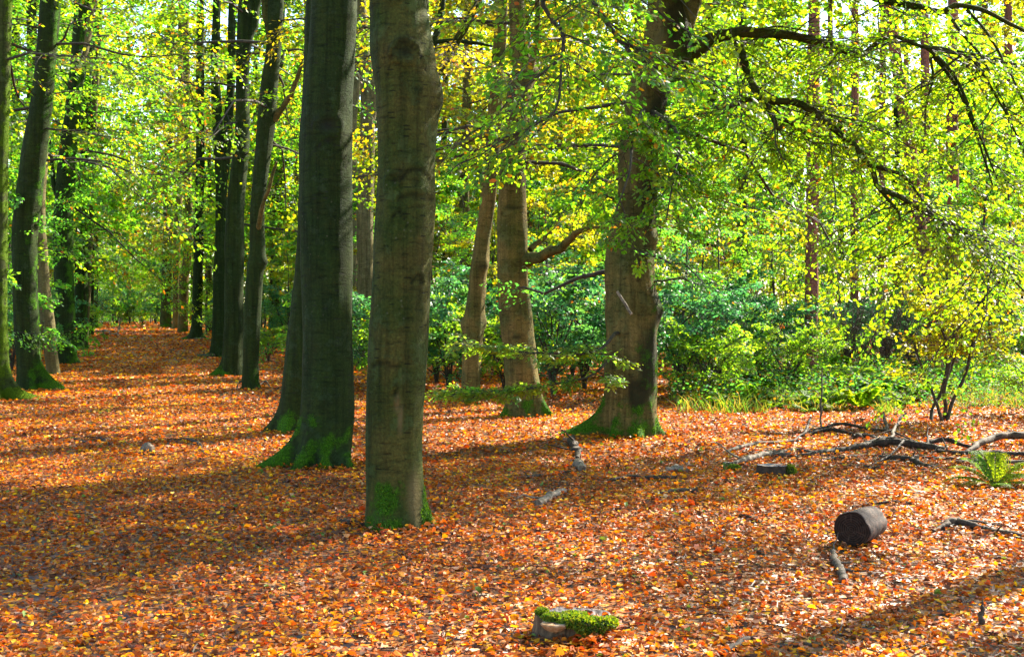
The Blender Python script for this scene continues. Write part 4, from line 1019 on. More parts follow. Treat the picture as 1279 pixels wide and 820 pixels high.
def litter():
    rng = np.random.default_rng(81)
    mb = MB()

    def lay(x, y, z, sz, tilt=0.26):
        n = len(x)
        az = rng.random(n) * 2 * PI
        ax = np.stack((np.cos(az), np.sin(az), rng.normal(0, 0.18, n)), -1)
        nr = np.stack((rng.normal(0, tilt, n), rng.normal(0.05, tilt, n), np.ones(n)), -1)
        s = sz * rng.uniform(0.5, 1.15, n) * np.where(rng.random(n) < 0.12, 1.45, 1.0)
        pn = np.array([mn.noise(Vector((a * 0.45, b * 0.45, 3.0))) for a, b in zip(x, y)])
        p2 = np.array([mn.noise(Vector((a * 1.7, b * 1.7, 9.0))) for a, b in zip(x, y)])
        # matted brown drifts and fresher golden ones
        kk = rng.choice(len(LITTER), n, p=LW / LW.sum())
        old = rng.random(n) < np.clip(0.08 - 0.55 * p2 - 0.3 * pn, 0, 0.6)
        kk[old] = np.array([3, 4, 4, 5, 10])[rng.integers(0, 5, int(old.sum()))]
        gold = rng.random(n) < np.clip(0.03 + 0.45 * pn + 0.25 * p2, 0, 0.5)
        kk[gold] = np.array([1, 8, 8, 9])[rng.integers(0, 4, int(gold.sum()))]
        c = LITTER[kk] * rng.uniform(0.65, 1.3, (n, 1))
        c[rng.random(n) < 0.012] = np.array((0.12, 0.2, 0.03))
        a = norm(ax); sd = norm(np.cross(nr, a)); nn = np.cross(a, sd)
        cu = rng.normal(0.0, 0.34, n); ce = rng.normal(0, 0.3, n); wd = rng.uniform(0.75, 1.15, n)
        T = [(-.5, 0, 0), (-.18, -.29, 1), (.2, -.26, 1), (.5, 0, 0), (.2, .26, 1), (-.18, .29, 1)]
        pos = np.stack((x, y, z), -1)
        Vs = []
        for tx, ty, e in T:
            h = cu * e * 0.6 + ce * (tx * tx * 4 - .3) * 0.6
            Vs.append(pos + s[:, None] * (tx * a + (ty * wd)[:, None] * sd + h[:, None] * nn))
        V = np.stack(Vs, 1).reshape(-1, 3)
        f = ((np.arange(n) * 6)[:, None, None] + HEXF[None]).reshape(-1, 4)
        mb.add(V, f, 0, np.repeat(c, 6, 0))

    for y0, y1, dens, sz in ((3.2, 8, 2000, 0.036), (8, 13, 1400, 0.041), (13, 20, 640, 0.052), (20, 34, 220, 0.072), (34, 60, 75, 0.10), (60, 118, 12, 0.22)):
        hw = lambda y: 0.47 * y + 2.6
        n = int((y1 - y0) * (hw(y0) + hw(y1)) * dens)
        y = rng.uniform(y0, y1, n); x = rng.uniform(-1, 1, n) * hw(y)
        if y0 < 20:
            p3 = np.array([mn.noise(Vector((a * 1.3, b * 1.3, 21.0))) for a, b in zip(x, y)])
            k = rng.random(n) < 1.02 + 0.6 * p3
            x, y = x[k], y[k]; n = len(x)
        lay(x, y, gz_np(x, y) + rng.random(n) ** 2 * 0.028 + 0.004, sz)
    for px, py, pz, pr, n in PILES:
        a = rng.random(n) * 2 * PI; r = pr * np.sqrt(rng.random(n))
        lay(px + r * np.cos(a), py + r * np.sin(a), np.full(n, pz) + rng.random(n) * 0.012, 0.046, 0.3)
    # leaves drifted against the feet of the close trees
    for key, n in (('R1', 260), ('R2', 260), ('C4', 320), ('R3', 160), ('C1', 120)):
        t, loc, ax, d = TREES[key]
        r0 = {'R1': .27, 'R2': .36, 'C4': .46, 'R3': .36, 'C1': .4}[key]
        a = rng.random(n) * 2 * PI; r = r0 + rng.random(n) ** 2 * 0.28
        x, y = loc[0] + r * np.cos(a), loc[1] + r * np.sin(a)
        lay(x, y, gz_np(x, y) + 0.01 + 0.05 * rng.random(n) * np.clip(1 - (r - r0) / .2, 0, 1), 0.05, 0.6)
    # small twig bits and husks among the leaves
    n = 2600
    y = rng.uniform(3.5, 20, n) ** 1.0; x = rng.uniform(-1, 1, n) * (0.47 * y + 1)
    az = rng.random(n) * 2 * PI; L = rng.uniform(.03, .16, n)
    s3 = np.array([-.5, 0, .5])
    z = gz_np(x, y) + 0.02 + rng.random(n) * 0.012
    pt = np.stack((x[:, None] + np.cos(az)[:, None] * L[:, None] * s3, y[:, None] + np.sin(az)[:, None] * L[:, None] * s3, z[:, None] + rng.normal(0, .006, (n, 3))), -1)
    V, f = tubes(pt, np.repeat(rng.uniform(.0015, .004, (n, 1)), 3, 1), 3)
    mb.add(V, f, 0, np.repeat(np.array([(0.05, .035, .022), (0.09, .065, .045), (.03, .02, .014)])[rng.integers(0, 3, n)], 9, 0))
    o = mb.build('leaf_litter', [M['litter']])
    tag(o, 'carpet of fallen rust and orange beech leaves over the floor', 'fallen leaves', kind='stuff')


# ------------------------------------------------------------------ fallen wood
def stick(name, pts, mat, label, cat, rise=None, segs=8, n=None, group=None, amp=0.18, seed=1, moss=0.0, part=None, sink=0.2):
    """pts rows (u, v, width px[, height above floor m]) lying on the floor"""
    rows = []
    for p in pts:
        u, v, w = p[:3]
        h = p[3] if len(p) > 3 else 0.0
        x, y, z = ground(u, v)
        r = (0.65 if name == 'fallen_twig' else 0.95) * w * y / F / 2
        rows.append((x, y, z + r * (1 - sink) + h, r))
    n = n or max(16, 8 * len(rows))
    q = smooth_path(rows, n)
    base = np.array((q[0, 0], q[0, 1], q[0, 2]))
    p = q[:, :3] - base
    rad = np.maximum(q[:, 3], 0.004)
    rs_ = np.random.default_rng(seed * 7 + 3)
    # kinks, knots and uneven girth
    kn = np.repeat(rs_.normal(0, 1, (n // 3 + 2, 3)), 3, 0)[:n] * rad[:, None] * np.array((.35, .35, .12))
    p = p + kn
    rad = rad * (1 + 0.22 * rs_.normal(0, 1, n).clip(-1, 1.6) * 0.6)
    V, f = tubes(p[None], rad[None], segs)
    c = np.repeat(p, segs, 0)
    k = np.array([1 + amp * (mn.noise(Vector((v[0] * 9, v[1] * 9, v[2] * 9 + seed))) + 0.8 * mn.noise(Vector((v[0] * 31, v[1] * 31, v[2] * 60 + seed)))) for v in V])
    V = c + (V - c) * k[:, None]
    # splintered ends
    V[:segs] += (p[0] - p[1]) * rs_.uniform(0, .9, (segs, 1)); V[-segs:] += (p[-1] - p[-2]) * rs_.uniform(0, .9, (segs, 1))
    mb = MB()
    ms = np.full(len(V), moss)
    mb.add(V, f, 0, smooth=True, moss=ms)
    ln = float(np.linalg.norm(p[-1] - p[0]))
    if ln > 0.45:   # side twigs left on the branch
        m_ = int(rs_.integers(2, 5))
        ii = rs_.integers(2, n - 2, m_)
        tg = norm(p[ii + 1] - p[ii - 1])
        D = norm(tg * rs_.choice([-.6, .8], (m_, 1)) + rs_.normal(0, .8, (m_, 3)) * np.array((1, 1, .35)) + np.array((0, 0, .12)))
        Lt = rs_.uniform(.12, .5, m_) * min(1.0, ln)
        tt = np.linspace(0, 1, 6)
        pt = p[ii][:, None] + D[:, None] * (Lt[:, None] * tt)[..., None] + rs_.normal(0, .02, (m_, 6, 3)) * tt[None, :, None]
        pt[..., 2] = np.maximum(pt[..., 2], -base[2] + base[2] - 0.02)
        V2, f2 = tubes(pt, (rad[ii] * .38)[:, None] * (1.1 - .85 * tt)[None], 5)
        mb.add(V2, f2, 0, smooth=True, moss=np.zeros(len(V2)))
    for e, idx in ((0, range(segs)), (1, range(len(V) - segs, len(V)))):
        ring = V[list(idx)]
        mb.add(np.vstack((ring, ring.mean(0))), [(i, (i + 1) % segs, segs) if e else ((i + 1) % segs, i, segs) for i in range(segs)], 0, moss=np.full(segs + 1, moss))
    o = mb.build(name, [M[mat]], None, tuple(base))
    tag(o, label, cat, group)
    return o


GB = 'fallen branches on the clearing floor'
stick('fallen_branch', [(1004, 570, 7), (1030, 566, 9), (1060, 563, 9), (1100, 560, 10, .03), (1140, 562, 10, .03), (1175, 565, 10)], 'wood_dark', 'thick dark fallen branch in the middle of the branch pile', 'branch', group=GB, seed=1)
stick('fallen_branch', [(1172, 566, 6), (1200, 568, 7), (1240, 569, 8), (1290, 570, 9)], 'wood_dark', 'dark fallen branch continuing the pile behind the fern', 'branch', group=GB, seed=2)
stick('fallen_branch', [(1203, 569, 5), (1225, 562, 9, .05), (1250, 557, 10, .08), (1290, 555, 11, .08)], 'wood_brown', 'arched brown branch above the fern at the end of the pile', 'branch', group=GB, seed=3)
stick('fallen_branch', [(915, 583, 7), (935, 578, 9), (950, 573, 9), (968, 570, 9), (985, 571, 8), (1000, 573, 5)], 'wood_grey', 'bent grey branch lying behind the cut stump', 'branch', group=GB, seed=4)
stick('fallen_branch', [(903, 568, 4), (925, 560, 6), (945, 556, 6), (970, 554, 5), (1000, 552, 4)], 'wood_grey', 'thin grey branch behind the bent grey one', 'branch', group=GB, seed=5)
stick('fallen_branch', [(965, 569, 4), (990, 563, 6), (1015, 565, 5), (1045, 571, 4)], 'wood_grey', 'short greyish purple branch touching the thick dark branch', 'branch', group=GB, seed=6)
stick('fallen_branch', [(1100, 573, 7), (1120, 575, 9), (1140, 577, 8), (1158, 583, 6), (1172, 581, 4)], 'wood_dark', 'crooked broken branch in front of the thick dark branch', 'branch', group=GB, seed=7)
stick('fallen_branch', [(1110, 578, 4), (1150, 572, 5), (1200, 574, 5), (1240, 577, 4)], 'wood_grey', 'long thin grey stick running toward the fern', 'branch', group=GB, seed=8)
stick('fallen_branch', [(1195, 577, 5), (1230, 578, 7), (1290, 581, 8)], 'wood_brown', 'brown branch lying right behind the fern fronds', 'branch', group=GB, seed=9)
stick('fallen_branch', [(1030, 574, 3), (1070, 570, 4), (1110, 568, 3)], 'wood_grey', 'pale slender stick leaning along the thick dark branch', 'branch', group=GB, seed=19)
stick('fallen_branch', [(1060, 582, 3), (1085, 584, 5), (1115, 585, 3)], 'wood_dark', 'short dark stick lying ahead of the branch pile', 'branch', group=GB, seed=20)
for i, (pts, lab) in enumerate([
    ([(1020, 577, 3), (1050, 573, 4), (1085, 577, 3)], 'dark twig wedged under the near side of the thick dark branch'),
    ([(1070, 557, 4), (1110, 553, 5, .04), (1160, 556, 4)], 'dark branch laid behind and along the thick dark branch'),
    ([(1140, 560, 5), (1180, 557, 6, .06), (1215, 561, 5)], 'knotty dark branch linking the pile to the arched brown branch'),
    ([(1090, 581, 3), (1115, 573, 3, .06), (1128, 563, 3, .1)], 'slim dark stick crossing the crooked broken branch'),
    ([(940, 566, 3), (962, 564, 4), (985, 568, 3)], 'small dark stick between the two grey branches'),
    ([(1150, 586, 3), (1185, 584, 4), (1215, 587, 3)], 'dark twig ahead of the pile close to the fern')]):
    stick('fallen_branch', pts, 'wood_dark', lab, 'branch', group=GB, seed=90 + i)
# brush pile further back
for i, (pts, lab, mt) in enumerate([
    ([(1000, 545, 3), (1035, 541, 5, .03), (1070, 545, 4)], 'dark arched stick at the near edge of the brush heap', 'wood_dark'),
    ([(1010, 540, 3), (1050, 536, 4, .05), (1100, 541, 3)], 'long dark stick over the top of the brush heap', 'wood_dark'),
    ([(1064, 549, 8), (1080, 548, 8), (1096, 550, 6)], 'chunky black log end in the brush heap', 'wood_dark'),
    ([(1114, 556, 5), (1116, 547, 4, .08), (1126, 541, 3, .18), (1131, 540, 2, .22)], 'pale forked snag standing at the end of the brush heap', 'wood_grey'),
    ([(1108, 541, 5), (1105, 538, 4, .12), (1103, 536, 3, .2)], 'short pale stub sticking up from the brush heap', 'wood_grey'),
    ([(990, 552, 3), (1005, 546, 4, .06), (1012, 540, 3, .18)], 'dark stick propped up at the start of the brush heap', 'wood_dark'),
    ([(1025, 537, 3, 0), (1026, 535, 2.5, .35), (1027, 533, 2, .75)], 'thin upright grey dead stem rising from the brush heap', 'wood_grey'),
    ([(1088, 538, 3), (1112, 545, 3, .05), (1140, 550, 2)], 'crossing dark twig beside the forked snag', 'wood_dark')]):
    stick('brush_stick', pts, mt, lab, 'stick', group='sticks of the brush heap', seed=30 + i)
stick('fallen_branch', [(1168, 667, 5), (1182, 662, 8, .02), (1200, 661, 10, .02), (1225, 665, 9), (1250, 670, 9), (1290, 676, 8)], 'wood_brown', 'curved brown branch on the leaves beyond the log round', 'branch', group=GB, seed=10)
stick('fallen_branch', [(1180, 664, 3), (1210, 659, 4, .03), (1250, 659, 3)], 'wood_dark', 'thin dark twig lying along the curved brown branch', 'branch', group=GB, seed=11)
stick('fallen_branch', [(1066, 637, 3), (1090, 634, 4), (1110, 632, 4), (1130, 632, 4), (1150, 637, 2)], 'wood_dark', 'thin dark twig just behind the log round', 'branch', group=GB, seed=12)
stick('wood_chunk', [(1039, 694, 8), (1043, 703, 10), (1047, 712, 11), (1051, 722, 11), (1053, 730, 10)], 'wood_grey', 'crooked short grey stick in front of the log round', 'stick', group=GB, seed=13, segs=10)
stick('wood_chunk', [(674, 629, 10), (684, 624, 10), (694, 618, 9), (706, 613, 7)], 'wood_pale', 'pale short log with a dark broken end on shaded leaves', 'log', group=GB, seed=14, segs=10)
stick('wood_chunk', [(712, 551, 7), (717, 560, 9), (721, 566, 8), (722, 572, 7)], 'wood_dark', 'dark knobbly log pointing at the foot of the gnarled beech', 'log', group=GB, seed=15, segs=10, amp=0.2)
stick('wood_chunk', [(719, 577, 10), (725, 582, 12), (728, 588, 11)], 'wood_pale', 'stubby pale log chunk just below the dark knobbly log', 'log', group=GB, seed=16, segs=10)
stick('wood_chunk', [(646, 598, 4), (665, 596, 5), (690, 593, 5), (718, 588, 4)], 'wood_grey', 'thin bleached stick pointing at the stubby pale chunk', 'stick', group=GB, seed=17)
stick('wood_chunk', [(760, 600, 4), (790, 597, 6), (820, 599, 6), (845, 597, 5)], 'wood_dark', 'thin dark branch lying flat amid the leaves', 'branch', group=GB, seed=18)
stick('wood_chunk', [(832, 588, 6), (845, 588, 10), (858, 590, 6)], 'wood_pale', 'pale bark chip at the end of the thin dark branch', 'bark chip', group=GB, seed=21)
stick('wood_chunk', [(826, 618, 5), (845, 617, 7), (870, 617, 9)], 'wood_brown', 'short mossy brown branch piece amid the leaves', 'branch', group=GB, seed=22, moss=0.3)
stick('wood_chunk', [(535, 662, 4), (552, 665, 5), (575, 671, 3)], 'wood_dark', 'small dark stick beside the foot of the closest trunk', 'stick', group=GB, seed=23)
stick('wood_chunk', [(925, 646, 4), (938, 650, 6), (950, 655, 4)], 'wood_dark', 'tiny dark stick midway between stump and log round', 'stick', group=GB, seed=24)
stick('stake', [(1225, 781, 7), (1226, 780, 7, .05), (1227, 779, 4, .1), (1228, 778, 1.5, .125)], 'wood_brown', 'short pointed brown stub standing upright in the leaves', 'stub', seed=25, sink=1.0)
stick('wood_chunk', [(900, 818, 8), (920, 808, 10), (940, 797, 6)], 'wood_dark', 'dark broken stick at the bottom of the picture', 'stick', group=GB, seed=26)
stick('wood_chunk', [(975, 808, 4), (1000, 806, 5), (1030, 806, 3)], 'wood_grey', 'thin grey stick near the bottom of the picture', 'stick', group=GB, seed=27)
stick('wood_chunk', [(425, 652, 6), (440, 655, 8), (452, 658, 6)], 'wood_dark', 'dark lump of wood against the shaded side of the closest trunk', 'stick', group=GB, seed=28, amp=.4)
# dark debris and a small grey stump on the path
for i, (pts, lab) in enumerate([([(85, 548, 3), (100, 553, 6), (115, 559, 4)], 'dark rotting twig on the path furthest from the small grey stone'), ([(110, 545, 4), (128, 551, 6), (140, 560, 3)], 'dark forked twig on the path near the small grey stone'),
                                ([(205, 552, 3), (225, 549, 5), (245, 553, 7), (256, 566, 4)], 'dark hooked stick on the path beside the small grey stone'), ([(150, 566, 3), (170, 568, 4), (215, 567, 3)], 'thin dark twig on the path below the small grey stone'),
                                ([(333, 483, 2), (350, 481, 3), (362, 480, 2)], 'grey twig lying past the kinked forked beech'), ([(318, 455, 2), (336, 452, 3), (350, 455, 2)], 'pale twig in front of the distant mossy trunk'),
                                ([(114, 481, 2), (120, 482, 3), (125, 483, 2)], 'tiny dark twig alone in the middle of the path')]):
    stick('fallen_twig', pts, 'wood_dark' if i != 5 else 'wood_grey', lab, 'twig', group='twigs on the path', seed=50 + i)
for i, (pts, lab) in enumerate([([(119, 414.5, 2), (130, 414, 3), (138, 415, 2)], 'bleached stick at the end of the far row'), ([(125, 418, 2), (140, 418.5, 3), (150, 419, 2)], 'pale stick lying on the far path edge'),
                                ([(147, 418.5, 2), (149, 418, 2, .4), (150, 418, 1.5, .8), (153, 418, 1.5, .85)], 'pale hooked stick standing up on the far path edge')]):
    stick('bleached_stick', pts, 'wood_pale', lab, 'stick', group='bleached sticks at the far path edge', seed=60 + i)
for i, (pts, lab) in enumerate([([(318, 483, 3, .02), (300, 486, 3, .12), (296, 488, 2, .03)], 'grey bow shaped twig at the foot of the kinked beech'), ([(322, 484, 3, .02), (332, 483, 3, .1), (338, 486, 2, .01)], 'grey arched twig across the mossy foot of the kinked beech')]):
    stick('fallen_twig', pts, 'wood_grey', lab, 'twig', group='twigs at the kinked beech', seed=70 + i)
for i, (pts, lab) in enumerate([([(248, 445, 4), (262, 447, 6), (272, 446, 4)], 'dark log piece against the two stemmed trunk'), ([(232, 423, 3), (246, 424.5, 3), (255, 424, 3)], 'dark root stick at the wide footed blackish trunk')]):
    stick('wood_chunk', pts, 'wood_dark', lab, 'log', group='twigs on the path', seed=75 + i, moss=0.4)


# ------------------------------------------------------------------ log round, stumps, stone
def lump(name, pos, r, mat, label=None, cat=None, amp=0.3, seed=0, parent=None, sub=18, moss=0.0):
    mb = MB()
    th = np.linspace(0, PI, sub); ph = np.linspace(0, 2 * PI, sub * 2, endpoint=False)
    V = []
    for t in th:
        for p in ph:
            n = Vector((math.sin(t) * math.cos(p), math.sin(t) * math.sin(p), math.cos(t)))
            k = 1 + amp * (mn.noise(n * 1.6 + Vector((seed, 0, 0))) + 0.5 * mn.noise(n * 4 + Vector((seed, 3, 0))))
            V.append((n.x * r[0] * k, n.y * r[1] * k, n.z * r[2] * k))
    m = sub * 2
    f = [(i * m + j, (i + 1) * m + j, (i + 1) * m + (j + 1) % m, i * m + (j + 1) % m) for i in range(sub - 1) for j in range(m)]
    mb.add(V, f, 0, smooth=True, moss=np.full(len(V), moss))
    o = mb.build(name, [M[mat]], parent, pos)
    if label: tag(o, label, cat)
    return o


def cut_face_mat(name, a, b, crack):
    m, nt, out = new_mat(name)
    L = nt.links
    tc = N(nt, 'ShaderNodeTexCoord')
    sep = N(nt, 'ShaderNodeSeparateXYZ'); L.new(tc.outputs['Object'], sep.inputs[0])
    r2 = math_n(nt, 'SQRT', math_n(nt, 'ADD', math_n(nt, 'MULTIPLY', sep.outputs[0], sep.outputs[0]), math_n(nt, 'MULTIPLY', sep.outputs[2], sep.outputs[2])))
    n1 = N(nt, 'ShaderNodeTexNoise', i_Scale=18.0, i_Detail=6.0, i_Roughness=0.7); L.new(tc.outputs['Object'], n1.inputs['Vector'])
    w = math_n(nt, 'SINE', math_n(nt, 'ADD', math_n(nt, 'MULTIPLY', r2, 420.0), math_n(nt, 'MULTIPLY', n1.outputs[0], 8.0)))
    rw = ramp(nt, math_n(nt, 'ADD', math_n(nt, 'MULTIPLY', w, 0.25), n1.outputs[0]), [(0.2, a), (0.75, b)])
    an = math_n(nt, 'ARCTAN2', sep.outputs[2], sep.outputs[0])
    cb = N(nt, 'ShaderNodeCombineXYZ'); L.new(math_n(nt, 'MULTIPLY', an, 1.5), cb.inputs[0]); L.new(math_n(nt, 'MULTIPLY', r2, 4.0), cb.inputs[1])
    n2 = N(nt, 'ShaderNodeTexNoise', i_Scale=2.2, i_Detail=3.0); L.new(cb.outputs[0], n2.inputs['Vector'])
    rc_ = ramp(nt, n2.outputs[0], [(0.58, (0, 0, 0)), (0.70, (1, 1, 1))])
    c = mix(nt, rc_.outputs[0], rw.outputs[0], crack)
    p = N(nt, 'ShaderNodeBsdfPrincipled'); p.inputs['Roughness'].default_value = 0.9; p.inputs['Specular IOR Level'].default_value = 0.1
    L.new(c, p.inputs['Base Color'])
    bp = N(nt, 'ShaderNodeBump', i_Strength=0.6, i_Distance=0.006); L.new(rw.outputs[0], bp.inputs['Height']); L.new(bp.outputs[0], p.inputs['Normal'])
    L.new(p.outputs[0], out.inputs[0])
    return m


M['cut_dark'] = cut_face_mat('dark sawn end grain', (0.008, 0.005, 0.004), (0.035, 0.019, 0.012), (0.07, 0.042, 0.027))
M['cut_grey'] = cut_face_mat('weathered stump top', (0.12, 0.10, 0.09), (0.26, 0.22, 0.20), (0.04, 0.03, 0.025))
M['log_bark'] = wood_mat('log bark', (0.022, 0.012, 0.008), (0.085, 0.05, 0.034), rough=0.85)


def log_round():
    d = 7.9
    r = 0.122
    x, y, z = wx(1063, d), d, 0.0
    z = float(gz_np(np.array([x]), np.array([y]))[0])
    ang = R(36)   # axis swings to the right of straight away
    t = thing('log_round', 'short sawn log lying on its side with a dark cracked end', 'log', (x, y, z + r * 0.93))
    t.rotation_euler[2] = -ang
    segs, Ln = 56, 0.38
    a = np.linspace(0, 2 * PI, segs, endpoint=False)
    prof = np.array([r * (1 - 0.05 * max(0, -math.sin(q)) ** 2 + 0.11 * mn.noise(Vector((math.cos(q) * 1.5, math.sin(q) * 1.5, 4.0))) + 0.02 * mn.noise(Vector((math.cos(q) * 5, math.sin(q) * 5, 1.0)))) for q in a])
    ys = np.concatenate(([0, 0.004, 0.012], np.linspace(0.03, Ln - .02, 18), [Ln - 0.006, Ln]))
    ks = np.concatenate(([0.965, 0.99, 1.0], np.ones(18), [0.98, 0.95]))
    V = []
    for yy, k in zip(ys, ks):
        for q, pr in zip(a, prof):
            kk = k * (1 - 0.10 * yy / Ln) * (1 + 0.03 * mn.noise(Vector((math.cos(q) * 3, math.sin(q) * 3, yy * 14))) + 0.02 * mn.noise(Vector((math.cos(q) * 9, math.sin(q) * 9, yy * 12))))
            V.append((pr * kk * math.cos(q), yy, pr * kk * math.sin(q)))
    n = len(ys)
    f = [(i * segs + j, i * segs + (j + 1) % segs, (i + 1) * segs + (j + 1) % segs, (i + 1) * segs + j) for i in range(n - 1) for j in range(segs)]
    mb = MB(); mb.add(V, f, 0, smooth=True, moss=np.zeros(len(V)))
    mb.build('bark', [M['log_bark']], t)
    for nm, yy, k in (('cut_face', 0.001, 0.966), ('cut_face', Ln - .001, 0.86)):
        rings = []
        rad = np.linspace(0.0, 1.0, 9)[1:]
        V = [(0, yy, 0)]
        for rr in rad:
            for q, pr in zip(a, prof):
                V.append((pr * k * rr * math.cos(q), yy + (0.006 * mn.noise(Vector((math.cos(q) * rr * 4, math.sin(q) * rr * 4, yy))) + 0.016 * max(0, mn.noise(Vector((math.cos(q) * 3.5, math.sin(q) * 3.5, 8.0))) - .12) * rr) * (rr < 1), pr * k * rr * math.sin(q)))
        f3 = [(0, 1 + (j + 1) % segs, 1 + j) for j in range(segs)]
        f4 = [(1 + i * segs + j, 1 + i * segs + (j + 1) % segs, 1 + (i + 1) * segs + (j + 1) % segs, 1 + (i + 1) * segs + j) for i in range(7) for j in range(segs)]
        mb = MB(); mb.add(V, f3, 0); mb.Fc.append(np.array(f4)); mb.M.append(np.zeros(len(f4), int)); mb.S.append(np.zeros(len(f4), bool))
        mb.build(nm, [M['cut_dark']], t)


log_round()


def stump(name, u, v, w, h, label, mossy, top, side, seed=0, aspect=1.0, caps=(), top_tilt=0.0):
    x, y, z = ground(u, v)
    r = w * y / F / 2
    y += r * aspect
    t = thing(name, label, 'stump', (x, y, z))
    segs = 48
    a = np.linspace(0, 2 * PI, segs, endpoint=False)
    hs = np.array([-0.08, 0.0, 0.02, 0.04, 0.06, 0.08, 0.1, 0.13]) / 0.13 * h
    V = []
    pr = np.array([1 + 0.10 * mn.noise(Vector((math.cos(q) * 1.6, math.sin(q) * 1.6, seed))) + 0.05 * mn.noise(Vector((math.cos(q) * 6, math.sin(q) * 6, seed))) + 0.03 * mn.noise(Vector((math.cos(q) * 16, math.sin(q) * 16, seed))) for q in a])
    topz = np.array([h + top_tilt * math.cos(q) * r + 0.012 * mn.noise(Vector((math.cos(q) * 3, math.sin(q) * 3, seed + 5))) for q in a])
    for i, hh in enumerate(hs):
        for j, q in enumerate(a):
            k = pr[j] * (1 + 0.10 * max(0, 1 - max(hh, 0) / h) ** 2)
            zz = hh if hh <= 0 else hh / h * topz[j]
            V.append((r * k * math.cos(q), r * k * aspect * math.sin(q), zz))
    n = len(hs)
    f = [(i * segs + j, i * segs + (j + 1) % segs, (i + 1) * segs + (j + 1) % segs, (i + 1) * segs + j) for i in range(n - 1) for j in range(segs)]
    mb = MB(); mb.add(V, f, 0, smooth=True, moss=np.full(len(V), mossy))
    mb.build('bark', [M[side]], t)
    V = np.array(V)
    ring = V[-segs:]
    c = ring.mean(0)
    Vt = np.vstack([[c]] + [c + (ring - c) * k for k in (0.25, 0.5, 0.75, 0.995)])
    Vt[:, 2] += 0.002
    f3 = [(0, 1 + j, 1 + (j + 1) % segs) for j in range(segs)]
    f4 = [(1 + i * segs + j, 1 + (i + 1) * segs + j, 1 + (i + 1) * segs + (j + 1) % segs, 1 + i * segs + (j + 1) % segs) for i in range(3) for j in range(segs)]
    mb = MB(); mb.add(Vt, f3, 0); mb.Fc.append(np.array(f4)); mb.M.append(np.zeros(len(f4), int)); mb.S.append(np.zeros(len(f4), bool))
    mb.build('cut_top', [M[top]], t)
    return t, r


def moss_cushion(parent, blobs, rng, n=5000, blade=0.014, name='moss_cap', dens=None):
    """blobs: (x,y,z,rx,ry,rz): tufted cushions made of tiny shoots over a lumpy body"""
    mb = MB()
    for bi, (x, y, z, rx, ry, rz) in enumerate(blobs):
        th = np.linspace(0, PI, 12); ph = np.linspace(0, 2 * PI, 24, endpoint=False)
        V = []
        for t in th:
            for p in ph:
                nn = Vector((math.sin(t) * math.cos(p), math.sin(t) * math.sin(p), math.cos(t)))
                k = 1 + 0.22 * mn.noise(nn * 2.2 + Vector((bi * 3.0, 0, 0)))
                V.append((x + nn.x * rx * k, y + nn.y * ry * k, z + nn.z * rz * k))
        f = [(i * 24 + j, (i + 1) * 24 + j, (i + 1) * 24 + (j + 1) % 24, i * 24 + (j + 1) % 24) for i in range(11) for j in range(24)]
        mb.add(V, f, 0, (0.02, 0.05, 0.004), smooth=True)
        m = n // len(blobs)
        d = norm(rng.normal(0, 1, (m, 3)))
        k = np.array([1 + 0.22 * mn.noise(Vector(q) * 2.2 + Vector((bi * 3.0, 0, 0))) for q in d])
        pos = np.array((x, y, z)) + d * np.array((rx, ry, rz)) * k[:, None] * 0.98
        ax = d / np.array((rx, ry, rz)) * min(rx, rz) + rng.normal(0, 0.5, (m, 3)) + np.array((0, 0, .4))
        c = np.array([(0.11, 0.18, 0.005), (0.17, 0.21, 0.006), (0.06, 0.13, 0.004), (0.10, 0.08, 0.02)])[np.minimum(rng.integers(0, 13, m) // 4, 3)]
        add_leaves(mb, pos, ax, rng.normal(0, 1, (m, 3)), blade * rng.uniform(.6, 1.4, m), c, 0, 'dia')
    return mb.build(name, [M['moss']], parent)


rm_ = np.random.default_rng(91)
ts, rs = stump('tree_stump', 718, 803, 100, 0.10, 'low sawn stump with a bright moss cushion and a bracket fungus', 0.25, 'cut_grey', 'stump_side', seed=3, aspect=0.75, top_tilt=-0.04)
moss_cushion(ts, [(0.11, -0.13, 0.092, 0.07, 0.04, 0.022), (0.035, -0.15, 0.097, 0.06, 0.045, 0.027), (-0.03, -0.135, 0.104, 0.045, 0.05, 0.02), (-0.10, -0.10, 0.112, 0.05, 0.035, 0.012), (0.17, -0.07, 0.08, 0.035, 0.05, 0.016), (-0.15, -0.03, 0.12, 0.025, 0.03, 0.009), (0.075, -0.165, 0.07, 0.06, 0.02, 0.03), (0.0, -0.05, 0.108, 0.06, 0.05, 0.008)], rm_, 9000)
# bracket fungus: half disc shelf with a pale rim
mb = MB()
sg = 24
V = []
for lv, (rr, zz) in enumerate([(0.02, -0.035), (0.05, -0.015), (0.062, -0.002), (0.066, 0.004), (0.06, 0.009), (0.0, 0.006)]):
    for j in range(sg):
        q = 2 * PI * j / sg
        V.append((rr * math.cos(q) * 1.05, rr * math.sin(q) * 0.8, zz + 0.004 * mn.noise(Vector((math.cos(q) * 2, math.sin(q) * 2, lv)))))
f = [(i * sg + j, i * sg + (j + 1) % sg, (i + 1) * sg + (j + 1) % sg, (i + 1) * sg + j) for i in range(5) for j in range(sg)]
mb.add(V, f, 0, smooth=True, moss=np.zeros(len(V)))
mb.build('bracket_fungus', [M['fungus']], ts, (-0.095, -0.155, 0.092))

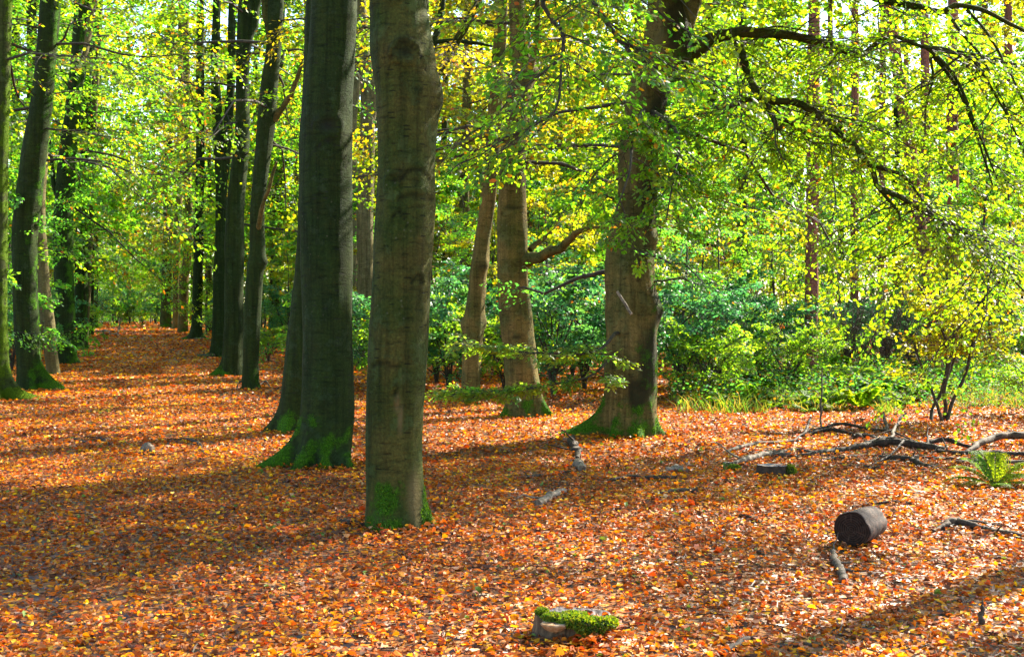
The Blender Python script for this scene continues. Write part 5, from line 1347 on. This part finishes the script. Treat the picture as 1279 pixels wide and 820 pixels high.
ts2, rs2 = stump('tree_stump', 968, 596, 40, 0.095, 'low dark brown sawn stump in front of the bent grey branch', 0.0, 'cut_grey', 'wood_dark', seed=8, aspect=0.8)
moss_cushion(ts2, [(0.155, -0.06, 0.05, 0.045, 0.04, 0.05), (0.17, -0.02, 0.03, 0.05, 0.04, 0.04)], rm_, 1600)
ts3, _ = stump('tree_stump', 909, 588, 10, 0.07, 'tiny mossy stump beside the end of the bent grey branch', 0.6, 'cut_grey', 'wood_brown', seed=9)
moss_cushion(ts3, [(0.06, -0.04, 0.02, 0.06, 0.05, 0.03)], rm_, 800)
x, y, z = ground(184, 564)
lump('stone', (x, y, z + 0.03), (0.07, 0.06, 0.07), 'wood_pale', 'small pale grey stone sitting on the path among dark twigs', 'stone', 0.25, 4, moss=0.25)


for tt, hh, rr_, nn_ in ((ts, 0.10, 0.16, 34), (ts2, 0.10, 0.13, 14)):
    PILES.append((tt.location[0], tt.location[1] - rr_ - 0.11, tt.location[2] + 0.02, .17, 170 if tt is ts else 40))
    PILES.append((tt.location[0] + .1, tt.location[1] - rr_ - 0.02, tt.location[2] + 0.045, .11, 80 if tt is ts else 0))
    PILES.append((tt.location[0] + 0.02, tt.location[1] + 0.04, tt.location[2] + hh, rr_, nn_))
for u_, v_, r_, n_ in ((718, 806, .26, 120), (1063, 686, .2, 90), (1095, 682, .16, 60), (968, 597, .22, 90), (1003, 570, .25, 90), (945, 580, .3, 90), (1060, 568, .3, 80), (1130, 566, .3, 80), (1240, 575, .35, 90), (1200, 666, .2, 60), (1250, 673, .2, 60),
                       (1048, 722, .08, 16), (690, 625, .12, 30), (720, 570, .15, 40), (800, 601, .3, 60), (1225, 783, .1, 24)):
    x, y, z = ground(u_, v_)
    PILES.append((x, y, z + 0.02, r_, n_ // 3))
litter()


# ------------------------------------------------------------------ ferns, grass, small plants
def frond_np(L, az, rise, rng, npin=18, curl=0.6):
    """a pinnate fern frond: leaflets get smaller toward the tip"""
    s = np.linspace(0, 1, npin)
    p = np.stack((np.cos(az) * L * (s * math.cos(rise)), np.sin(az) * L * (s * math.cos(rise)), L * (math.sin(rise) * s - curl * s ** 2.2 * 0.8)), -1)
    T = norm(np.gradient(p, axis=0))
    sd = norm(np.cross(T, np.array((0, 0, 1.0))))
    w = L * 0.24 * np.sin(np.clip(s * 0.93 + 0.10, 0, 1) * PI) ** 0.8 * np.where(s < 0.15, s / 0.15, 1)
    return p, T, sd, w


def fern_mesh(mb, fr, rng, pal, sub=True):
    p, T, sd, w = fr
    V, f = tubes(p[None], np.linspace(0.004, 0.001, len(p))[None], 4)
    mb.add(V, f, 0, (0.10, 0.12, 0.03))
    col = pal[rng.integers(0, len(pal))]
    for sg in (-1, 1):
        ax = sd * sg + T * 0.45 + np.array((0, 0, -0.15))
        if sub:
            m = 7
            k = (np.arange(m) + 0.5) / m
            pos = p[:, None] + norm(ax)[:, None] * (w[:, None] * k[None])[..., None]
            for s2 in (-1, 1):
                a2 = np.repeat((T * s2)[:, None], m, 1) + ax[:, None] * 0.5 + rng.normal(0, .12, pos.shape)
                nr = np.cross(sd, T)[:, None] * np.ones((1, m, 1)) + rng.normal(0, .25, pos.shape)
                sz = (w[:, None] * 0.27 * (1.1 - k)[None]) + 0.003
                add_leaves(mb, pos.reshape(-1, 3), a2.reshape(-1, 3), nr.reshape(-1, 3), sz.ravel(), pick(col[None], pos.shape[0] * m, rng), 0, 'dia', 0.1, 0.1)
        else:
            nr = np.cross(sd, T) + rng.normal(0, .25, p.shape)
            s_ = w + 0.002
            a = norm(ax)
            add_leaves(mb, p, a, nr, s_, pick(col[None], len(p), rng), 0, 'dia', 0.1, 0.2)


FERNC = np.array([(0.095, 0.16, 0.010), (0.075, 0.145, 0.012), (0.12, 0.165, 0.010)])
rfn = np.random.default_rng(101)
x, y, z = ground(1243, 607)
t = thing('fern', 'bright green fern growing on the leaves before the branch pile', 'fern', (x, y, z))
for i, (az, L, rise) in enumerate([(3.05, 0.58, 0.55), (2.6, 0.6, 0.8), (1.6, 0.5, 1.0), (0.3, 0.55, 0.6), (-0.5, 0.5, 0.5), (-0.15, 0.45, 0.8), (-1.5, 0.34, 0.6), (3.5, 0.45, 0.55), (0.9, 0.55, 0.9), (2.0, 0.66, 1.2), (0.0, 0.62, 0.95), (2.75, 0.62, 1.05), (1.2, 0.6, 1.3)]):
    mb = MB()
    fern_mesh(mb, frond_np(L, az, rise, rfn), rfn, FERNC)
    mb.build('frond', [M['fern']], t)


def proto_fern(seed, nf, L):
    rng = np.random.default_rng(seed)
    mb = MB()
    for i in range(nf):
        fern_mesh(mb, frond_np(L * rng.uniform(.7, 1.15), i * 2.4 + rng.normal(0, .2), rng.uniform(.6, 1.2), rng, 16), rng, FERNC * np.array((1, 1.0, 1.2)), sub=False)
    return mb.mesh('fern_fronds', [M['fern']])


FPR = [proto_fern(111, 9, 0.75), proto_fern(112, 11, 0.95), proto_fern(113, 8, 0.6)]
FERNS = []
for i, (u, d, s) in enumerate([(905, 18.8, .8), (935, 19.5, .9), (968, 19.0, .9), (1000, 20.0, 1.0), (1022, 18.6, .8), (1048, 19.6, 1.0), (1075, 18.8, 1.0), (1098, 20.2, 1.1), (1120, 19.0, .9), (1145, 20.5, 1.1), (1060, 22.5, 1.2), (1100, 24, 1.3),
                               (1130, 23, 1.2), (1015, 23.5, 1.2), (1200, 21.5, 1.1), (1160, 25, 1.3), (1225, 24, 1.2), (1085, 27, 1.4), (1120, 29, 1.5), (1045, 26, 1.3), (1265, 22, 1.1), (1190, 27.5, 1.3), (960, 22, 1.0), (1008, 18.2, .6)]):
    x = wx(u, d)
    o = link(FPR[i % 3], 'bracken_fern', None, (x, d, float(gz_np(np.array([x]), np.array([d]))[0])))
    o.scale = (s,) * 3; o.rotation_euler[2] = random.random() * 6.28
    FERNS.append((u, d, o, s))

# rough grass and low growth at the far side of the clearing
mb = MB()
rg = np.random.default_rng(121)
n = 10000
d = 17.6 + 8 * rg.random(n) ** 1.6; u = rg.uniform(835, 1330, n)
edge = 17.9 + 0.9 * np.array([mn.noise(Vector((q * 0.012, 1.0, 0))) for q in u]) + np.where(u > 1120, 0.8, 0)
pt = np.array([mn.noise(Vector((a * 0.02, b * 0.6, 5.0))) for a, b in zip(u, d)])
keep = (d > edge) & (pt > -0.02)
d, u = d[keep], u[keep]; n = len(d)
x = wx(u, d); zz = gz_np(x, d)
ax = np.stack((rg.normal(0, .5, n), rg.normal(0, .5, n), np.ones(n)), -1)
tuft = np.where(u < 985, 1.15, 1.0)
sz = rg.uniform(0.08, 0.34, n) * tuft * (0.6 + 0.9 * np.clip(pt[keep] + .3, 0, 1))
gc = np.array([(0.045, 0.085, 0.015), (0.08, 0.085, 0.02), (0.13, 0.085, 0.04), (0.03, 0.075, 0.025)])[rg.integers(0, 4, n)]
a = norm(ax); sd = norm(np.cross(a, rg.normal(0, 1, (n, 3))))
pos = np.stack((x, d, zz), -1)
bend = norm(rg.normal(0, 1, (n, 3)) * np.array((1, 1, .1))) * 0.35
w = 0.005
Vb = np.stack((pos - sd * w, pos + sd * w, pos + sz[:, None] * (a * .6 + bend * .25) + sd * w * .8, pos + sz[:, None] * (a * .6 + bend * .25) - sd * w * .8, pos + sz[:, None] * (a * .95 + bend)), 1)
f4 = (np.arange(n) * 5)[:, None] + np.array([[0, 1, 2, 3]])
mb.add(Vb.reshape(-1, 3), f4, 0, np.repeat(gc, 5, 0))
mb.Fc.append((np.arange(n) * 5)[:, None] + np.array([[3, 2, 4]])); mb.M.append(np.zeros(n, int)); mb.S.append(np.zeros(n, bool))
# low leafy growth between
m = 26000
d2 = 18.5 + 12 * rg.random(m); u2 = rg.uniform(840, 1330, m); x2 = wx(u2, d2)
add_leaves(mb, np.stack((x2, d2, gz_np(x2, d2) + 0.5 * rg.random(m) ** 1.3), -1), rg.normal(0, 1, (m, 3)) * np.array((1, 1, .3)), np.stack((rg.normal(0, .5, m), rg.normal(0, .5, m), np.ones(m)), -1), rg.uniform(.035, .08, m), pick(np.vstack((GREEN * .8, TEAL, TEAL, LIME[:2], ORANGE[:1] * .7)), m, rg), 0, 'dia')
o = mb.build('undergrowth', [M['fern']])
tag(o, 'rough green grass and low leaves along the far edge of the clearing', 'undergrowth', kind='stuff')

# many stemmed bush at the right
x, y, z = ground(1177, 526)
t = thing('leafy_bush', 'bush of several thin dark bare stems with yellow green leaves on top', 'bush', (x, y, z))
LS = []
dB = y
for i, pts in enumerate([
    [(1183, 527, 5), (1190, 500, 4.5), (1205, 470, 4), (1212, 440, 3.5), (1222, 400, 3), (1238, 350, 2)],
    [(1178, 527, 5.5), (1181, 505, 5), (1179, 488, 5), (1186, 455, 4), (1192, 415, 3), (1185, 370, 2.5), (1180, 300, 2)],
    [(1177, 527, 4.5), (1170, 505, 4), (1165, 490, 3.5), (1150, 455, 3), (1140, 420, 2)],
    [(1163, 525, 5), (1165, 508, 4), (1175, 490, 4), (1182, 460, 3), (1180, 420, 2.5), (1172, 350, 2)],
    [(1181, 480, 4), (1198, 430, 3), (1215, 390, 2.5), (1245, 360, 2)],
    [(1190, 440, 3), (1170, 400, 2.5), (1150, 360, 2), (1130, 330, 1.5)]]):
    LS.append(limb(t, [(u, v, dB + 0.12 * math.sin(i * 2 + j), w) for j, (u, v, w) in enumerate(pts)], M['twig'], name='stem', n=22, seed=80 + i, segs=7))
foliage_on(t, [(q, 0.4, 1.0, 9, 0.35, 0.8, YELLOW * .5 + LIME[:4] * .5, dict(near, leaf=0.058, odd=.03, rise=0.1, bl=1.0)) for q in LS], r4, 'crown')

# bare twiggy bushes in the gap
def bare_bush(u, d, H, label, seed):
    rng = np.random.default_rng(seed)
    x = wx(u, d)
    mb = MB()
    K = 30
    az = rng.random(K) * 2 * PI; sp = rng.uniform(.1, .5, K)
    s = np.linspace(0, 1, 7)
    h = H * rng.uniform(.5, 1, K)
    pt = np.stack((np.cos(az)[:, None] * sp[:, None] * h[:, None] * s ** 1.3, np.sin(az)[:, None] * sp[:, None] * h[:, None] * s ** 1.3, h[:, None] * s), -1) + rng.normal(0, .03, (K, 7, 3)) * s[None, :, None]
    V, f = tubes(pt, np.tile(np.linspace(.012, .003, 7), (K, 1)), 4)
    mb.add(V, f, 0)
    J = K * 9
    bi = rng.integers(0, K, J); q = rng.uniform(.3, .95, J); k = (q * 6).astype(int); S = pt[bi, k]
    D = norm(rng.normal(0, 1, (J, 3)) + np.array((0, 0, .7))); L = rng.uniform(.2, .6, J)
    p2 = S[:, None] + D[:, None] * (L[:, None] * np.linspace(0, 1, 4))[..., None] + rng.normal(0, .02, (J, 4, 3))
    V, f = tubes(p2, np.tile(np.linspace(.005, .0015, 4), (J, 1)), 3)
    mb.add(V, f, 0)
    o = mb.build('bare_bush', [M['wood_grey']], None, (x, d, 0.0))
    tag(o, label, 'bush', 'leafless bushes in the gap')


bare_bush(1060, 26, 2.6, 'leafless twiggy bush beside the dark reddish pine', 131)
bare_bush(1105, 28, 2.4, 'leafless twiggy bush in the middle of the hazy gap', 132)
bare_bush(1140, 25, 2.2, 'leafless twiggy bush beside the brown pine', 133)
bare_bush(900, 21.5, 2.0, 'leafless twiggy bush over the grass next to the gnarled beech', 134)
bare_bush(760, 25, 2.4, 'leafless twiggy bush hidden partly by the gnarled beech trunk', 135)

# ------------------------------------------------------------------ labels that say which one
MARKS = [(-3, 'the mossy edge trunk'), (38, 'the leaning dark beech'), (82, 'the stout straight trunk'), (113, 'the slim end trunk'), (207, 'the last path trunk'), (245, 'the wide footed trunk'), (290, 'the straight dark beech'),
         (318, 'the kinked beech'), (370, 'the half hidden trunk'), (410, 'the thick green trunk'), (455, 'the pale forked trunk'), (500, 'the closest trunk'), (590, 'the slanting brown trunk'), (650, 'the curved brown beech'),
         (788, 'the gnarled beech'), (1013, 'the dark reddish pine'), (1067, 'the slim violet pine'), (1168, 'the brown pine'), (1192, 'the straight reddish pine'), (1262, 'the outermost pine')]
ORD = ['', 'second rank ', 'third rank ', 'fourth rank ', 'fifth rank ', 'sixth rank ', 'hindmost rank ']
seen = {}
for kind, i, u, d, t in sorted(PLACED, key=lambda q: q[3]):
    lo = [m for m in MARKS if m[0] <= u]; hi = [m for m in MARKS if m[0] > u]
    if not lo: w = 'beside ' + hi[0][1]
    elif not hi: w = 'past ' + lo[-1][1]
    else: w = 'between %s and %s' % (lo[-1][1][4:], hi[0][1][4:])
    k = (kind, i, w)
    n_ = seen.get(k, 0); seen[k] = n_ + 1
    noun = {'sap': 'beech sapling', 'shr': 'evergreen shrub', 'tall': 'tall tree'}[kind]
    t['label'] = '%s%s %s %s' % (ORD[n_], COLN[kind][i], noun, w)
seen = {}
for u, d, o, s in sorted(FERNS, key=lambda q: q[1]):
    lo = [m for m in MARKS if m[0] <= u]; hi = [m for m in MARKS if m[0] > u]
    w = 'between %s and %s' % (lo[-1][1][4:], hi[0][1][4:]) if hi else 'past ' + lo[-1][1]
    n_ = seen.get(w, 0); seen[w] = n_ + 1
    FO = ['bracken fern at the front of the growth', 'bracken fern second from the front', 'bracken fern third from the front', 'bracken fern fourth from the front', 'bracken fern fifth from the front', 'bracken fern sixth from the front', 'bracken fern seventh from the front', 'bracken fern eighth from the front', 'bracken fern ninth from the front', 'bracken fern tenth from the front']
    tag(o, '%s %s' % (FO[n_], w), 'fern', 'bracken ferns along the clearing edge')

# ------------------------------------------------------------------ light, sky, camera
SUN_AZ, SUN_EL = 48.0, 36.0
w = bpy.data.worlds.new('World'); SC.world = w; w.use_nodes = True
nt = w.node_tree
bg = nt.nodes['Background']
sky = nt.nodes.new('ShaderNodeTexSky'); sky.sky_type = 'NISHITA'; sky.sun_disc = False
sky.sun_elevation = R(SUN_EL); sky.sun_rotation = R(SUN_AZ); sky.air_density = 1.0; sky.dust_density = 0.7; sky.ozone_density = 1.0
nt.links.new(sky.outputs[0], bg.inputs[0]); bg.inputs[1].default_value = 0.115
sl = bpy.data.lights.new('sun', 'SUN'); sl.energy = 5.0; sl.angle = R(0.55); sl.color = (1.0, 0.92, 0.76)
so = bpy.data.objects.new('sun', sl); COL.objects.link(so)
S = Vector((math.sin(R(SUN_AZ)) * math.cos(R(SUN_EL)), math.cos(R(SUN_AZ)) * math.cos(R(SUN_EL)), math.sin(R(SUN_EL))))
so.rotation_euler = (-S).to_track_quat('-Z', 'Y').to_euler()
so.location = S * 60

cam = bpy.data.cameras.new('camera'); co = bpy.data.objects.new('camera', cam); COL.objects.link(co)
cam.sensor_width = 36; cam.lens = F / 1279 * 36; cam.shift_y = -(410 - HY) / 1279.0
cam.clip_end = 2000; cam.clip_start = 0.05
co.location = (0, 0, EYE); co.rotation_euler = (R(90), 0, 0)
SC.camera = co

SC.view_settings.view_transform = 'Standard'; SC.view_settings.look = 'None'; SC.view_settings.gamma = 1
SC.view_settings.exposure = 2.28
cy = SC.cycles
cy.max_bounces = 8; cy.diffuse_bounces = 4; cy.glossy_bounces = 2; cy.transmission_bounces = 6; cy.transparent_max_bounces = 4
cy.use_denoising = True
cy.caustics_reflective = False; cy.caustics_refractive = False
cy.use_adaptive_sampling = True; cy.adaptive_threshold = 0.02
